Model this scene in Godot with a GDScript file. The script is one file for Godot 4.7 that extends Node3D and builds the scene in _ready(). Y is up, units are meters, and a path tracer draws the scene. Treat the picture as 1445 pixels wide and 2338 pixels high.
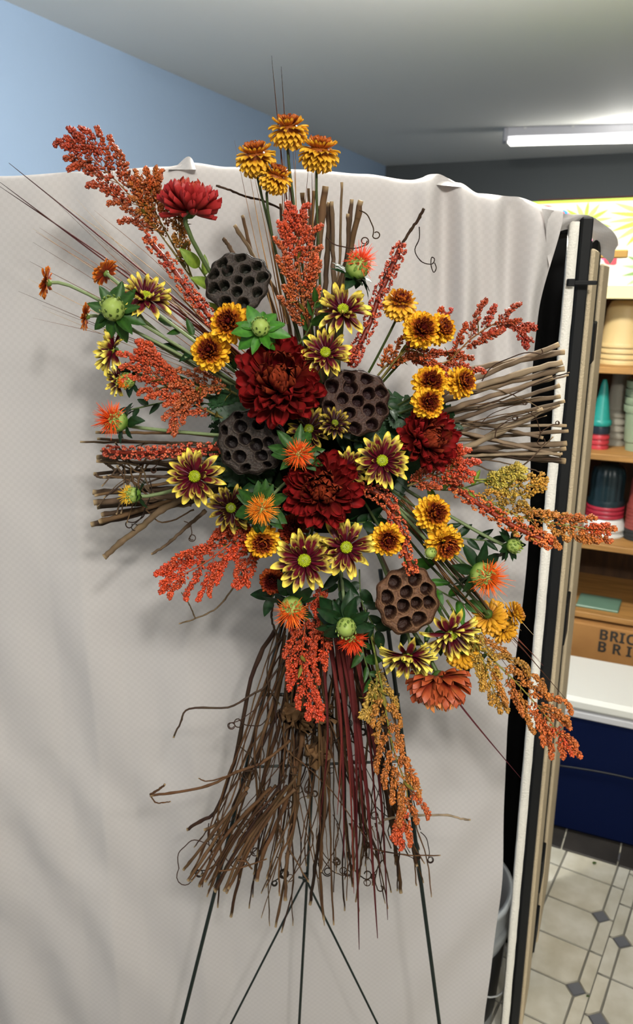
extends Node3D
# A grapevine cross dressed with autumn flowers on a wire easel, in front of a sheet-covered stand in a shop's back room.

const F := 1800.0          # focal length in pixels of the 1445 x 2338 frame
const EYE := 1.7
var PITCH := deg_to_rad(16.4)
var CP := cos(PITCH)
var SP := sin(PITCH)
var rng := RandomNumberGenerator.new()
var used := {}
var M := {}
var cache := {}
const ORD := ["first", "second", "third", "fourth", "fifth", "sixth", "seventh", "eighth", "ninth", "tenth", "eleventh", "twelfth", "thirteenth", "fourteenth", "fifteenth", "sixteenth", "seventeenth"]
const HUB := Vector2(752, 1010)

# ---------------------------------------------------------------- places
func P(x, y, d) -> Vector3:
	var u: float = (x - 722.5) / F
	var v: float = (1169.0 - y) / F
	var t: float = d / (CP + v * SP)
	return Vector3(u * t, EYE + (v * CP - SP) * t, -d)

func S(_x, y, d) -> float:
	return d / (CP + (1169.0 - y) / F * SP) / F

func axis(a: Vector3) -> Vector3:   # right, up, towards the viewer
	return (a.x * Vector3.RIGHT + a.y * Vector3(0, CP, -SP) + a.z * Vector3(0, SP, CP)).normalized()

func basis_y(y: Vector3) -> Basis:
	var x := y.cross(Vector3(0.13, 0.2, 1.0)).normalized()
	if x.length() < 0.5:
		x = Vector3.RIGHT
	return Basis(x, y, x.cross(y).normalized())

func deep(x, y) -> float:
	return 0.925 + 0.11 * clampf(Vector2(x, y).distance_to(HUB) / 520.0, 0.0, 1.0)

func C(h: String) -> Color:
	return Color.html(h).srgb_to_linear()

func rnd(a: float, b: float) -> float:
	return rng.randf_range(a, b)

# ---------------------------------------------------------------- mesh collector (front faces clockwise)
class MB:
	var v := PackedVector3Array()
	var c := PackedColorArray()
	var uv := PackedVector2Array()
	var ix := PackedInt32Array()
	func vert(p: Vector3, col := Color.WHITE, t := Vector2.ZERO) -> int:
		v.append(p); c.append(col); uv.append(t)
		return v.size() - 1
	func tri(a: int, b: int, d: int):
		ix.append(a); ix.append(b); ix.append(d)
	func quad(a: int, b: int, d: int, e: int):
		tri(a, b, d); tri(a, d, e)
	func grid(first: int, rows: int, cols: int, closed := false):
		for r in rows - 1:
			for k in (cols if closed else cols - 1):
				var n := (k + 1) % cols
				quad(first + r * cols + k, first + (r + 1) * cols + k, first + (r + 1) * cols + n, first + r * cols + n)
	func add(o: MB, t: Transform3D):
		var n := v.size()
		for i in o.v.size():
			v.append(t * o.v[i]); c.append(o.c[i]); uv.append(o.uv[i])
		for i in o.ix:
			ix.append(n + i)
	func add_tint(o: MB, t: Transform3D, col: Color):
		var n := v.size()
		for i in o.v.size():
			v.append(t * o.v[i]); c.append(o.c[i] * col); uv.append(o.uv[i])
		for i in o.ix:
			ix.append(n + i)
	func done(m: Material) -> ArrayMesh:
		var n := PackedVector3Array()
		n.resize(v.size())
		for i in range(0, ix.size(), 3):
			var a := ix[i]
			var b := ix[i + 1]
			var d := ix[i + 2]
			var k := (v[d] - v[a]).cross(v[b] - v[a])
			n[a] += k; n[b] += k; n[d] += k
		for i in n.size():
			n[i] = n[i].normalized() if n[i].length_squared() > 0.0 else Vector3.UP
		var arr := []
		arr.resize(Mesh.ARRAY_MAX)
		arr[Mesh.ARRAY_VERTEX] = v
		arr[Mesh.ARRAY_NORMAL] = n
		arr[Mesh.ARRAY_COLOR] = c
		arr[Mesh.ARRAY_TEX_UV] = uv
		arr[Mesh.ARRAY_INDEX] = ix
		var mesh := ArrayMesh.new()
		mesh.add_surface_from_arrays(Mesh.PRIMITIVE_TRIANGLES, arr)
		mesh.surface_set_material(0, m)
		return mesh

func numbered(called: String) -> String:
	var n: int = used.get(called, 0)
	used[called] = n + 1
	return called if n == 0 else "%s_%03d" % [called, n]

func thing(called, label, category, at := Vector3.ZERO, group := "") -> Node3D:
	var o := Node3D.new()
	o.name = numbered(called)
	add_child(o)
	o.position = at
	tag(o, label, category, group)
	return o

func tag(o, label, category, group := "", kind := ""):
	o.set_meta("label", label); o.set_meta("category", category)
	if group: o.set_meta("group", group)
	if kind: o.set_meta("kind", kind)

func part(called: String, mesh: Mesh, parent: Node, t := Transform3D(), stuff := false) -> MeshInstance3D:
	var o := MeshInstance3D.new()
	o.name = called if parent != self else numbered(called)
	o.mesh = mesh
	o.transform = t
	parent.add_child(o, true)
	if stuff: o.set_meta("kind", "stuff")
	return o

func struct(called: String, mesh: Mesh, t := Transform3D(), label := "", cat := "") -> MeshInstance3D:
	var o := part(called, mesh, self, t)
	o.set_meta("kind", "structure")
	if label: o.set_meta("label", label)
	if cat: o.set_meta("category", cat)
	return o

# ---------------------------------------------------------------- shapes
func tube(b: MB, pts, radii, sides := 6, cols = null, capped := true, flat := 1.0):
	var n: int = pts.size()
	var first := b.v.size()
	var t0: Vector3 = (pts[1] - pts[0]).normalized()
	var nx: Vector3 = t0.cross(Vector3(0.31, 0.9, 0.27)).normalized()
	for i in n:
		var t: Vector3 = (pts[min(i + 1, n - 1)] - pts[max(i - 1, 0)]).normalized()
		nx = (nx - t * nx.dot(t)).normalized()
		var ny := t.cross(nx)
		var r: float = radii[i] if radii is Array else radii
		var col: Color = Color.WHITE if cols == null else (cols[i] if cols is Array else cols)
		for k in sides:
			var a := TAU * k / sides
			b.vert(pts[i] + (nx * cos(a) * r + ny * sin(a) * r * flat), col, Vector2(float(k) / sides, i))
	b.grid(first, n, sides, true)
	if capped:
		for e in [0, n - 1]:
			var col: Color = Color.WHITE if cols == null else (cols[e] if cols is Array else cols)
			var m := b.vert(pts[e], col)
			for k in sides:
				var p: int = first + e * sides + k
				var q: int = first + e * sides + (k + 1) % sides
				if e == 0: b.tri(m, p, q)
				else: b.tri(m, q, p)

func lathe(b: MB, prof, sides: int, col = Color.WHITE, t := Transform3D(), wob := 0.0):   # prof: [radius, height], from bottom to top
	var first := b.v.size()
	for i in prof.size():
		for k in sides:
			var a := TAU * k / sides
			var r: float = prof[i][0] * (1.0 + wob * sin(a * 3.0 + i) * 0.5 + wob * sin(a * 7.0 + 1.0) * 0.5)
			b.vert(t * Vector3(cos(a) * r, prof[i][1], -sin(a) * r), col[i] if col is Array else col, Vector2(float(k) / sides, float(i) / prof.size()))
	for r in prof.size() - 1:
		for k in sides:
			var n := (k + 1) % sides
			b.quad(first + r * sides + k, first + (r + 1) * sides + k, first + (r + 1) * sides + n, first + r * sides + n)

func box(b: MB, lo: Vector3, hi: Vector3, e := 0.002, col := Color.WHITE, t := Transform3D()):   # a box with chamfered edges
	var c := (lo + hi) / 2.0
	var h := (hi - lo) / 2.0
	e = minf(e, minf(h.x, minf(h.y, h.z)) * 0.9)
	var ax := [Vector3.RIGHT, Vector3.UP, Vector3.BACK]
	var faces := {}
	for i in 3:
		for s in [-1, 1]:
			var n: Vector3 = ax[i] * s
			var p: Vector3 = ax[(i + 1) % 3]
			var q: Vector3 = ax[(i + 2) % 3]
			var hp: float = h[(i + 1) % 3] - e
			var hq: float = h[(i + 2) % 3] - e
			var ids := []
			for k in [[-1, -1], [1, -1], [1, 1], [-1, 1]]:
				ids.append(b.vert(t * (c + n * h[i] + p * hp * k[0] + q * hq * k[1]), col, Vector2(hp * k[0], hq * k[1])))
			if s > 0: b.quad(ids[3], ids[2], ids[1], ids[0])
			else: b.quad(ids[0], ids[1], ids[2], ids[3])
			faces[[i, s]] = n
	for i in 3:   # chamfers along axis i
		var j := (i + 1) % 3
		var k := (i + 2) % 3
		for sj in [-1, 1]:
			for sk in [-1, 1]:
				var a: Vector3 = ax[j] * (sj * h[j]) + ax[k] * (sk * (h[k] - e))
				var d: Vector3 = ax[j] * (sj * (h[j] - e)) + ax[k] * (sk * h[k])
				var l: Vector3 = ax[i] * (h[i] - e)
				var i0 := b.vert(t * (c + a - l), col)
				var i1 := b.vert(t * (c + a + l), col)
				var i2 := b.vert(t * (c + d + l), col)
				var i3 := b.vert(t * (c + d - l), col)
				if sj * sk > 0: b.quad(i0, i1, i2, i3)
				else: b.quad(i3, i2, i1, i0)
	for sx in [-1, 1]:
		for sy in [-1, 1]:
			for sz in [-1, 1]:
				var g := Vector3(sx, sy, sz)
				var o := []
				for i in 3:
					var w := (h - Vector3.ONE * e) * g
					w[i] = h[i] * g[i]
					o.append(b.vert(t * (c + w), col))
				if sx * sy * sz > 0: b.tri(o[0], o[2], o[1])
				else: b.tri(o[0], o[1], o[2])

func box_mesh(lo, hi, m, e := 0.002) -> ArrayMesh:
	var b := MB.new()
	box(b, lo, hi, e)
	return b.done(m)

func spline(pts, n: int) -> Array:   # Catmull-Rom through points
	var out := []
	var k: int = pts.size()
	for i in n:
		var f := float(i) / (n - 1) * (k - 1)
		var a := mini(int(f), k - 2)
		var t := f - a
		var p0 = pts[max(a - 1, 0)]
		var p1 = pts[a]
		var p2 = pts[a + 1]
		var p3 = pts[min(a + 2, k - 1)]
		out.append(0.5 * (2.0 * p1 + (p2 - p0) * t + (2.0 * p0 - 5.0 * p1 + 4.0 * p2 - p3) * t * t + (3.0 * p1 - p0 - 3.0 * p2 + p3) * t * t * t))
	return out

# petal along +X, face up (+Y); w half width; curl lifts the tip, cup lifts the edges
func petal(w: float, curl: float, cup: float, base: Color, mid: Color, tip: Color, edge: Color, tipstart := 0.7, blunt := 2.5, twist := 0.0, under = null) -> MB:
	var b := MB.new()
	var rows := 9
	var cols := 5
	for i in rows:
		var t := 1.0 - pow(1.0 - float(i) / (rows - 1), 1.5)
		var prof := (0.3 + 0.7 * sin(minf(t * 1.2, 1.0) * PI / 2.0)) * pow(maxf(1.0 - pow(t, blunt), 0.0), 0.5)
		if i == rows - 1: prof = 0.15
		for k in cols:
			var s := float(k) / (cols - 1) * 2.0 - 1.0
			var y := curl * t * t + cup * s * s * w * (0.5 + t)
			var tw := twist * t
			var z := s * w * prof
			var col := base.lerp(mid, smoothstep(0.0, 0.4, t))
			col = col.lerp(edge, smoothstep(0.7, 1.05, absf(s)) * smoothstep(0.35, 0.8, t) * 0.9)
			col = col.lerp(tip, smoothstep(tipstart - 0.12, tipstart + 0.12, t + 0.10 * absf(s)))
			b.vert(Vector3(t - absf(curl) * 0.25 * t * t, y + z * sin(tw), z * cos(tw)), col, Vector2(t, s))
	b.grid(0, rows, cols)
	return b

func leaf_shape(w: float, droop: float, fold: float, dark: Color, light: Color, lobes := 0.0) -> MB:
	var b := MB.new()
	var rows := 13
	for i in rows:
		var t := float(i) / (rows - 1)
		var prof := pow(sin(PI * pow(t, 0.75)), 0.8) if t < 1.0 else 0.0
		prof = maxf(prof * (1.0 + lobes * sin(t * 26.0)), 0.03)
		for k in 5:
			var s := float(k) / 4.0 * 2.0 - 1.0
			var y := -droop * t * t + fold * absf(s) * w * prof + 0.012 * sin(t * 20.0 + s * 3.0)
			var col := dark.lerp(light, 0.5 + 0.5 * sin(t * 30.0 - absf(s) * 6.0) * 0.4)
			if k == 2: col = light
			b.vert(Vector3(t, y, s * w * prof), col)
	b.grid(0, rows, 5)
	return b

func variants(key: String, n: int, make: Callable) -> Array:
	if not cache.has(key):
		var a := []
		for i in n: a.append(make.call(i))
		cache[key] = a
	return cache[key]

func petal_at(ori: Basis, phi: float, elev: float, rb: float, hb: float, L: float, W: float, roll := 0.0) -> Transform3D:
	var q := ori * Basis(Vector3.UP, phi)
	var o := q * Vector3(rb, hb, 0)
	q = q * Basis(Vector3.BACK, elev) * Basis(Vector3.RIGHT, roll)
	return Transform3D(q * Basis.from_scale(Vector3(L, L, W)), o)

func stem_from(o: Node3D, head: Vector3, ax: Vector3, to: Vector3, r: float, col: Color, bulge := 0.35, name := "stem"):
	var L := head.distance_to(to)
	var o0 := head - o.position
	var pts := spline([o0, o0 - ax * L * 0.12, o0 + (-ax * L * bulge * 0.6).lerp(to - head, 0.45), to - o.position], 12)
	var b := MB.new()
	var cols := []
	for i in 12: cols.append(col.lerp(col * 0.75, i / 11.0))
	tube(b, pts, r, 6, cols)
	part(name, b.done(M.stem), o)

func hub(x, y, k := 0.16, d := 1.06) -> Vector3:
	var q := HUB.lerp(Vector2(x, y), k)
	return P(q.x, q.y, d)

# ---------------------------------------------------------------- flowers
func ring_set(o, ori: Basis, R: float, rings, meshes, joined: int, mat: Material, jit := 0.12, wid := 1.0, wild := 8.0):
	var b := MB.new()
	for i in rings.size():
		var g = rings[i]
		var pool: Array = meshes[min(i, meshes.size() - 1)]
		for k in int(g[1]):
			var phi: float = TAU * (k + 0.5 * (i % 2)) / g[1] + rnd(-jit, jit)
			var e: float = deg_to_rad(g[0] + rnd(-wild, wild))
			var L: float = R * g[2] * rnd(0.94 - wild * 0.006, 1.04 + wild * 0.003)
			var t := petal_at(ori, phi, e, R * g[3], R * g[4], L, L * wid * rnd(0.88, 1.1), rnd(-0.03, 0.03) * wild)
			var pick = pool[rng.randi() % pool.size()]
			if i < joined:
				b.add(pick[0], t)
			else:
				part("petal", pick[1], o, t)
	if b.v.size():
		part("inner_petals", b.done(mat), o, Transform3D(), true)

func pool_of(key: String, w, curl, cup, base, mid, tip, edge, tipstart, blunt, mat) -> Array:
	return variants(key, 4, func(i):
		var b := petal(w * (0.92 + 0.05 * i), curl * (0.8 + 0.14 * i), cup, base, mid, tip, edge, tipstart, blunt, [0.0, 0.3, -0.3, 0.12][i])
		return [b, b.done(mat)])

func button_mum(x, y, diam, ax, tone, label, d := 0.0):
	var dd: float = d if d else deep(x, y)
	var R: float = diam * 0.5 * S(x, y, dd) * 1.04
	var at := P(x, y, dd)
	var a := axis(ax)
	var ori := basis_y(a)
	var o := thing("button_mum", label, "flower", at)
	var yel: Color = [C("e0a41e"), C("cc9220"), C("7c2c12"), C("b87a1a")][tone]
	var yel2: Color = [C("f0bc34"), C("dcaa34"), C("96401a"), C("cf9424")][tone]
	var br: Color = [C("a3501a"), C("a8561c"), C("5a160d"), C("a86a1c")][tone]
	var dk: Color = [C("4a0f0b"), C("4e130b"), C("2c0808"), C("8a4a16")][tone]
	var k := "bm%d" % tone
	var p0 := pool_of(k + "a", 0.2, 0.22, 0.6, dk * 0.4, dk * 0.8, dk * 1.7, dk * 1.3, 0.9, 4.0, M.petal)
	var p1 := pool_of(k + "b", 0.17, 0.16, 0.6, dk * 0.6, dk * 1.3, br, br * 0.9, 0.85, 5.0, M.petal)
	var p2 := pool_of(k + "c", 0.17, 0.14, 0.55, br * 0.3, br, yel, br.lerp(yel, 0.5), 0.8, 6.0, M.petal)
	var p3 := pool_of(k + "d", 0.19, 0.1, 0.5, br * 0.6, br.lerp(yel, 0.6), yel2, yel2 * 0.85, 0.55, 6.0, M.petal)
	var rings := [[80, 8, 0.3, 0.03, 0.16], [68, 12, 0.42, 0.06, 0.14], [54, 15, 0.55, 0.09, 0.1], [41, 17, 0.68, 0.12, 0.05], [28, 19, 0.79, 0.15, -0.02], [13, 20, 0.85, 0.16, -0.1], [-5, 18, 0.84, 0.16, -0.18], [-25, 16, 0.8, 0.16, -0.26]]
	var low := p3
	if ax.y > 0.55:   # a full dome seen from the side: the lower rows hang over one another
		low = pool_of(k + "e", 0.23, -0.22, 0.4, br * 0.6, br.lerp(yel, 0.6), yel2, yel2 * 0.85, 0.55, 6.0, M.petal)
		rings[2] = [56, 15, 0.46, 0.12, 0.14]
		rings[3] = [42, 17, 0.52, 0.18, 0.12]
		rings[4] = [24, 19, 0.6, 0.25, 0.08]
		rings[5] = [6, 19, 0.66, 0.31, 0.0]
		rings[6] = [-12, 19, 0.66, 0.33, -0.1]
		rings[7] = [-30, 18, 0.64, 0.32, -0.2]
		rings += [[-47, 17, 0.6, 0.3, -0.3], [-64, 14, 0.54, 0.26, -0.4]]
	if ax.y > 0.55:
		var core := MB.new()
		lathe(core, [[0.0, -0.5 * R], [0.3 * R, -0.46 * R], [0.46 * R, -0.28 * R], [0.5 * R, -0.08 * R], [0.42 * R, 0.1 * R], [0.22 * R, 0.2 * R], [0.0, 0.22 * R]], 16, br * 0.6, Transform3D(ori))
		part("receptacle", core.done(M.petal), o)
	ring_set(o, ori, R, rings, [p0, p0, p1, p1, p2, low, low, low], 5, M.petal, 0.1, 1.0, 7.0)
	var b := MB.new()
	lathe(b, [[0.0, -0.62 * R], [0.14 * R, -0.6 * R], [0.3 * R, -0.45 * R], [0.16 * R, -0.2 * R]], 10, C("3c5220"), Transform3D(ori))
	part("calyx", b.done(M.leaf), o)
	stem_from(o, at, a, hub(x, y), 3.2 * S(x, y, dd), C("39461f"))

func flat_mum(x, y, diam, ax, label, d := 0.0):   # small thin daisy-like bronze mum
	var dd: float = d if d else deep(x, y)
	var R: float = diam * 0.5 * S(x, y, dd)
	var at := P(x, y, dd)
	var a := axis(ax)
	var ori := basis_y(a)
	var o := thing("bronze_mum", label, "flower", at)
	var p := pool_of("fm", 0.19, -0.12, 0.3, C("50140a"), C("8c3112"), C("b8641c"), C("c98020"), 0.85, 4.0, M.petal)
	ring_set(o, ori, R, [[30, 12, 0.5, 0.1, 0.02], [16, 18, 0.85, 0.14, 0.0], [4, 18, 0.9, 0.12, -0.06]], [p], 1, M.petal)
	var b := MB.new()
	lathe(b, [[0.0, -0.3 * R], [0.14 * R, -0.28 * R], [0.24 * R, -0.12 * R], [0.2 * R, 0.02 * R], [0.0, 0.05 * R]], 10, C("5c7030"), Transform3D(ori))
	part("calyx", b.done(M.leaf), o)
	stem_from(o, at, a, hub(x, y), 4.0 * S(x, y, dd), C("75855a"))

func big_mum(x, y, diam, ax, tone, label, d := 0.0, anchor = null):
	var dd: float = d if d else deep(x, y)
	var R: float = diam * 0.5 * S(x, y, dd) * 1.03
	var at := P(x, y, dd)
	var a := axis(ax)
	var ori := basis_y(a)
	var o := thing("football_mum", label, "flower", at)
	var red: Color = [C("5c0d12"), C("741618"), C("7c2a17")][tone]
	var red2: Color = [C("861a1a"), C("982423"), C("9c4524")][tone]
	var bz: Color = [C("6a2613"), C("7e2618"), C("b06a34")][tone]
	var k := "fm%d" % tone
	var p0 := pool_of(k + "x", 0.17, 0.5, 0.8, red * 0.4, bz * 0.8, bz * 1.5, bz * 1.2, 0.75, 5.0, M.petal)
	var p1 := pool_of(k + "y", 0.16, 0.42, 0.75, red * 0.3, red * 0.9, bz * 1.5, bz * 1.1, 0.88, 6.0, M.petal)
	var p2 := pool_of(k + "z", 0.17, 0.26, 0.7, red * 0.4, red, red2, bz * 1.2, 0.8, 6.0, M.petal)
	var h := -0.2
	var rings := [[86, 7, 0.34, 0.03, h], [76, 12, 0.42, 0.06, h], [66, 16, 0.54, 0.08, h], [54, 20, 0.68, 0.1, h], [41, 22, 0.82, 0.1, h], [28, 24, 0.92, 0.1, h], [14, 24, 0.98, 0.1, h - 0.04], [-2, 20, 0.95, 0.1, h - 0.08], [-20, 14, 0.86, 0.08, h - 0.1]]
	ring_set(o, ori, R, rings, [p0, p0, p0, p1, p1, p2, p2, p2, p2], 4, M.petal, 0.12, 1.0, 10.0)
	var b := MB.new()
	lathe(b, [[0.0, -0.5 * R], [0.1 * R, -0.48 * R], [0.22 * R, -0.36 * R], [0.12 * R, -0.15 * R]], 10, C("3c5220"), Transform3D(ori))
	part("calyx", b.done(M.leaf), o)
	stem_from(o, at, a, anchor if anchor != null else hub(x, y), 5.5 * S(x, y, dd), C("46552c"))

func daisy(x, y, diam, ax, dark, label, d := 0.0, count := 19):
	var dd: float = d if d else deep(x, y)
	var R: float = diam * 0.5 * S(x, y, dd) * 1.08
	var at := P(x, y, dd)
	var a := axis(ax)
	var ori := basis_y(a)
	var o := thing("bicolor_daisy", label, "flower", at)
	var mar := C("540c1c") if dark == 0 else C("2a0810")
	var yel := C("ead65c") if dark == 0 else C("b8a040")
	var k := "dz%d" % dark
	var p0 := pool_of(k + "i", 0.15, 0.25, 0.8, mar * 0.35, mar * 0.7, yel, yel * 0.9, 0.92, 3.0, M.petal)
	var p1 := pool_of(k + "o", 0.165, 0.14, 0.6, mar * 0.5, mar, yel, yel * 0.9, 0.84, 3.0, M.petal)
	var p2 := pool_of(k + "p", 0.165, -0.2, 0.5, mar * 0.6, mar * 1.1, yel, yel * 0.9, 0.8, 3.0, M.petal)
	ring_set(o, ori, R, [[34, int(count * 0.55), 0.6, 0.2, 0.03], [19, count - 5, 0.86, 0.17, 0.0], [2, count - 4, 0.94, 0.15, -0.05]], [p0, p1, p2], 0, M.petal, 0.2, 1.0, 13.0)
	var b := MB.new()
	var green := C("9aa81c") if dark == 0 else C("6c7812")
	lathe(b, [[0.2 * R, -0.02 * R], [0.22 * R, 0.07 * R], [0.16 * R, 0.13 * R], [0.07 * R, 0.14 * R], [0.0, 0.12 * R]], 14, green * 0.6, Transform3D(ori))
	var bud: MB = cache.bud
	for i in 60:   # disc florets in a spiral
		var r := 0.2 * R * sqrt((i + 0.5) / 60.0)
		var p := Vector3(cos(i * 2.4) * r, 0.10 * R + 0.04 * R * (1.0 - r / (0.2 * R)) + 0.03 * R, sin(i * 2.4) * r)
		b.add_tint(bud, Transform3D(ori * Basis.from_scale(Vector3.ONE * R * 0.024), ori * p), green * rnd(0.8, 1.3))
	part("disc", b.done(M.bud), o)
	b = MB.new()
	lathe(b, [[0.0, -0.22 * R], [0.1 * R, -0.2 * R], [0.22 * R, -0.08 * R], [0.18 * R, 0.02 * R]], 10, C("42582a"), Transform3D(ori))
	part("calyx", b.done(M.leaf), o)
	stem_from(o, at, a, hub(x, y), 4.2 * S(x, y, dd), C("5b6b3c"))

func leaf_pool(key: String) -> Array:
	var tones := {"green": ["142c10", "2c4f1c"], "dark": ["0c1e0d", "1a3318"], "lime": ["48601a", "70862c"], "bright": ["1f4812", "3d701e"], "olive": ["4c4a1c", "7c7030"]}
	return variants("leaf_" + key, 3, func(i):
		var b := leaf_shape([0.2, 0.25, 0.17][i], [0.15, 0.3, -0.05][i], [0.35, 0.2, 0.5][i], C(tones[key][0]), C(tones[key][1]))
		return [b, b.done(M.leaf)])

func safflower(x, y, bulb, tuftd, ax, tint, label, leaves := 9, tone := "green", lsize := 1.0, d := 0.0):
	# x, y: middle of the green bulb in the frame; the tuft comes out along ax
	var dd: float = d if d else deep(x, y) - 0.005
	var s := S(x, y, dd)
	var R: float = bulb * 0.5 * s
	var at := P(x, y, dd)
	var a := axis(ax)
	var ori := basis_y(a)
	var o := thing("safflower" if tuftd > 0 else "safflower_bud", label, "flower", at)
	var b := MB.new()
	var g1 := C("4c6a26")
	var g2 := C("8a9c4e")
	lathe(b, [[0.0, -1.0 * R], [0.5 * R, -0.92 * R], [0.9 * R, -0.5 * R], [1.0 * R, 0.0], [0.88 * R, 0.45 * R], [0.55 * R, 0.85 * R], [0.2 * R, 1.0 * R], [0.0, 0.98 * R]], 16, [g1, g1, g1, g2, g2, g2, g2, g2], Transform3D(ori))
	part("bulb", b.done(M.leaf), o)
	b = MB.new()
	var sc: Array = variants("scale", 1, func(_i): return petal(0.3, -0.1, -0.3, C("3c5a20"), C("6a8238"), C("98a860"), C("86984c"), 0.8, 2.0))
	for i in 34:   # overlapping bracts
		var hgt := -0.7 + 1.45 * float(i) / 34.0
		var e := PI / 2 - 0.55 * (hgt + 0.2)
		var rr := sqrt(maxf(1.0 - hgt * hgt, 0.05)) * 1.01
		b.add(sc[0], petal_at(ori, i * 2.4, e + 0.15 + maxf(hgt, 0.0) * 0.9, R * rr * 0.98, R * hgt, R * 0.55, R * 0.6))
	part("bracts", b.done(M.leaf), o, Transform3D(), true)
	if tuftd > 0:
		b = MB.new()
		var T: float = tuftd * 0.5 * s
		var c1 := C(tint[0])
		var c2 := C(tint[1])
		for i in 210:
			var phi := i * 2.39996
			var e := deg_to_rad(88.0 - 104.0 * sqrt(i / 210.0)) + rnd(-0.2, 0.2)
			var dir := ori * Vector3(cos(phi) * cos(e), sin(e), sin(phi) * cos(e))
			var L := T * rnd(0.85, 1.2) * (1.15 if e > 0.8 else 1.0)
			var root := a * R * 0.55
			var w := Vector3(rnd(-1, 1), rnd(-1, 1), rnd(-1, 1)) * L * 0.22
			var cc := c1.lerp(c2, rnd(0.0, 1.0))
			tube(b, [root + dir * R * 0.2, root + dir * L * 0.6 + w * 0.4, root + dir * L * 1.05 + w], [s * 1.1, s * 1.0, s * 0.35], 3, [c2 * 0.6, cc, cc.lerp(c1, 0.5) * 1.25], false)
		part("tuft", b.done(M.floret), o, Transform3D(), true)
	var pool := leaf_pool(tone)
	for i in leaves:
		var L := R * rnd(1.7, 2.5) * lsize
		part("leaf", pool[rng.randi() % 3][1], o, petal_at(ori, i * 2.4 + rnd(-0.2, 0.2), deg_to_rad(rnd(-35, 30)), R * 0.5, -R * rnd(0.55, 0.95), L, L * 1.25, rnd(-0.3, 0.3)))
	stem_from(o, at, a, hub(x, y), 4.2 * s, C("6c7c50"))

func lotus_pod(x, y, w, h, ax, cols, holes, label, dd, seed_no):
	rng.seed = seed_no
	var s := S(x, y, dd)
	var R: float = (w + h) * 0.25 * s
	var at := P(x, y, dd)
	var a := axis(ax)
	var right := Vector3.RIGHT
	var up := a.cross(right).normalized()
	right = up.cross(a).normalized()
	var ori := Basis(right, a, up * -1.0)    # local x right, y out, z down
	var o := thing("lotus_pod", label, "seed pod", at)
	var kx: float = w / float(w + h) * 2.0
	var kz: float = h / float(w + h) * 2.0
	var spots := []
	for g in holes:   # [count, ring radius, start angle, hole radius]
		for k in int(g[0]):
			var an: float = g[2] + TAU * k / g[0] + rnd(-0.12, 0.12)
			spots.append([Vector2(cos(an), sin(an)) * (g[1] + rnd(-0.03, 0.03)), g[3] * rnd(0.88, 1.12)])
	var nz := FastNoiseLite.new()
	nz.seed = seed_no
	nz.frequency = 4.0
	var b := MB.new()
	var rings := 58
	var segs := 120
	var base: Color = C(cols[0])
	var rim: Color = C(cols[1])
	var pit: Color = C(cols[2])
	for i in rings + 1:
		var t := float(i) / rings
		for k in segs:
			var an := TAU * k / segs
			var wob := 1.0 + 0.035 * sin(an * 11.0 + seed_no) * t + 0.03 * sin(an * 4.0 + seed_no)
			var q := Vector2(cos(an), sin(an)) * t
			var lift := 0.05 * (1.0 - t * t) - 0.10 * smoothstep(0.88, 1.0, t) + 0.022 * nz.get_noise_2d(q.x * 6.0, q.y * 6.0) + 0.02 * nz.get_noise_2d(q.x * 1.6, q.y * 1.6)
			var col := base.lerp(rim, clampf(0.35 + 0.9 * nz.get_noise_2d(q.x * 3.0 + 9.0, q.y * 3.0), 0.0, 1.0))
			for sp in spots:
				var u: float = q.distance_to(sp[0]) / sp[1]
				if u < 1.6:
					var ridge := exp(-pow((u - 1.08) / 0.16, 2.0)) * 0.035
					lift += ridge - 0.42 * (1.0 - smoothstep(0.82, 1.0, u)) * (1.0 - 0.15 * u)
					if u < 0.95: col = pit
					elif u < 1.2: col = col.lerp(rim, 0.6)
			b.vert(ori * Vector3(q.x * R * kx * wob, lift * R, q.y * R * kz * wob), col, q)
	for r in rings:
		for k in segs:
			var n := (k + 1) % segs
			b.quad(r * segs + k, (r + 1) * segs + k, (r + 1) * segs + n, r * segs + n)
	part("face", b.done(M.pod), o)
	b = MB.new()
	var prof := [[0.06, -1.5], [0.12, -1.35], [0.45, -0.95], [0.8, -0.45], [0.97, -0.2], [1.0, -0.1], [0.96, -0.04]]
	for i in prof.size():
		for k in 60:
			var an := TAU * k / 60
			var wob := 1.0 + 0.035 * sin(-an * 11.0 + seed_no) * 0.9 + 0.03 * sin(-an * 4.0 + seed_no)
			b.vert(ori * Vector3(cos(an) * prof[i][0] * R * kx * wob, prof[i][1] * R, -sin(an) * prof[i][0] * R * kz * wob), base * 0.8)
	b.grid(0, prof.size(), 60, true)
	part("cup", b.done(M.pod), o)
	stem_from(o, at - a * R * 1.3, a, hub(x, y, 0.2, 1.08), 5.0 * s, C("4a3520"))

func bud_tube(b: MB, at: Vector3, dir: Vector3, r: float, col: Color, long := 1.45):
	var q := basis_y(dir)
	b.add_tint(cache.bud, Transform3D(q * Basis.from_scale(Vector3(r, r * long, r)), at), col)

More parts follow.
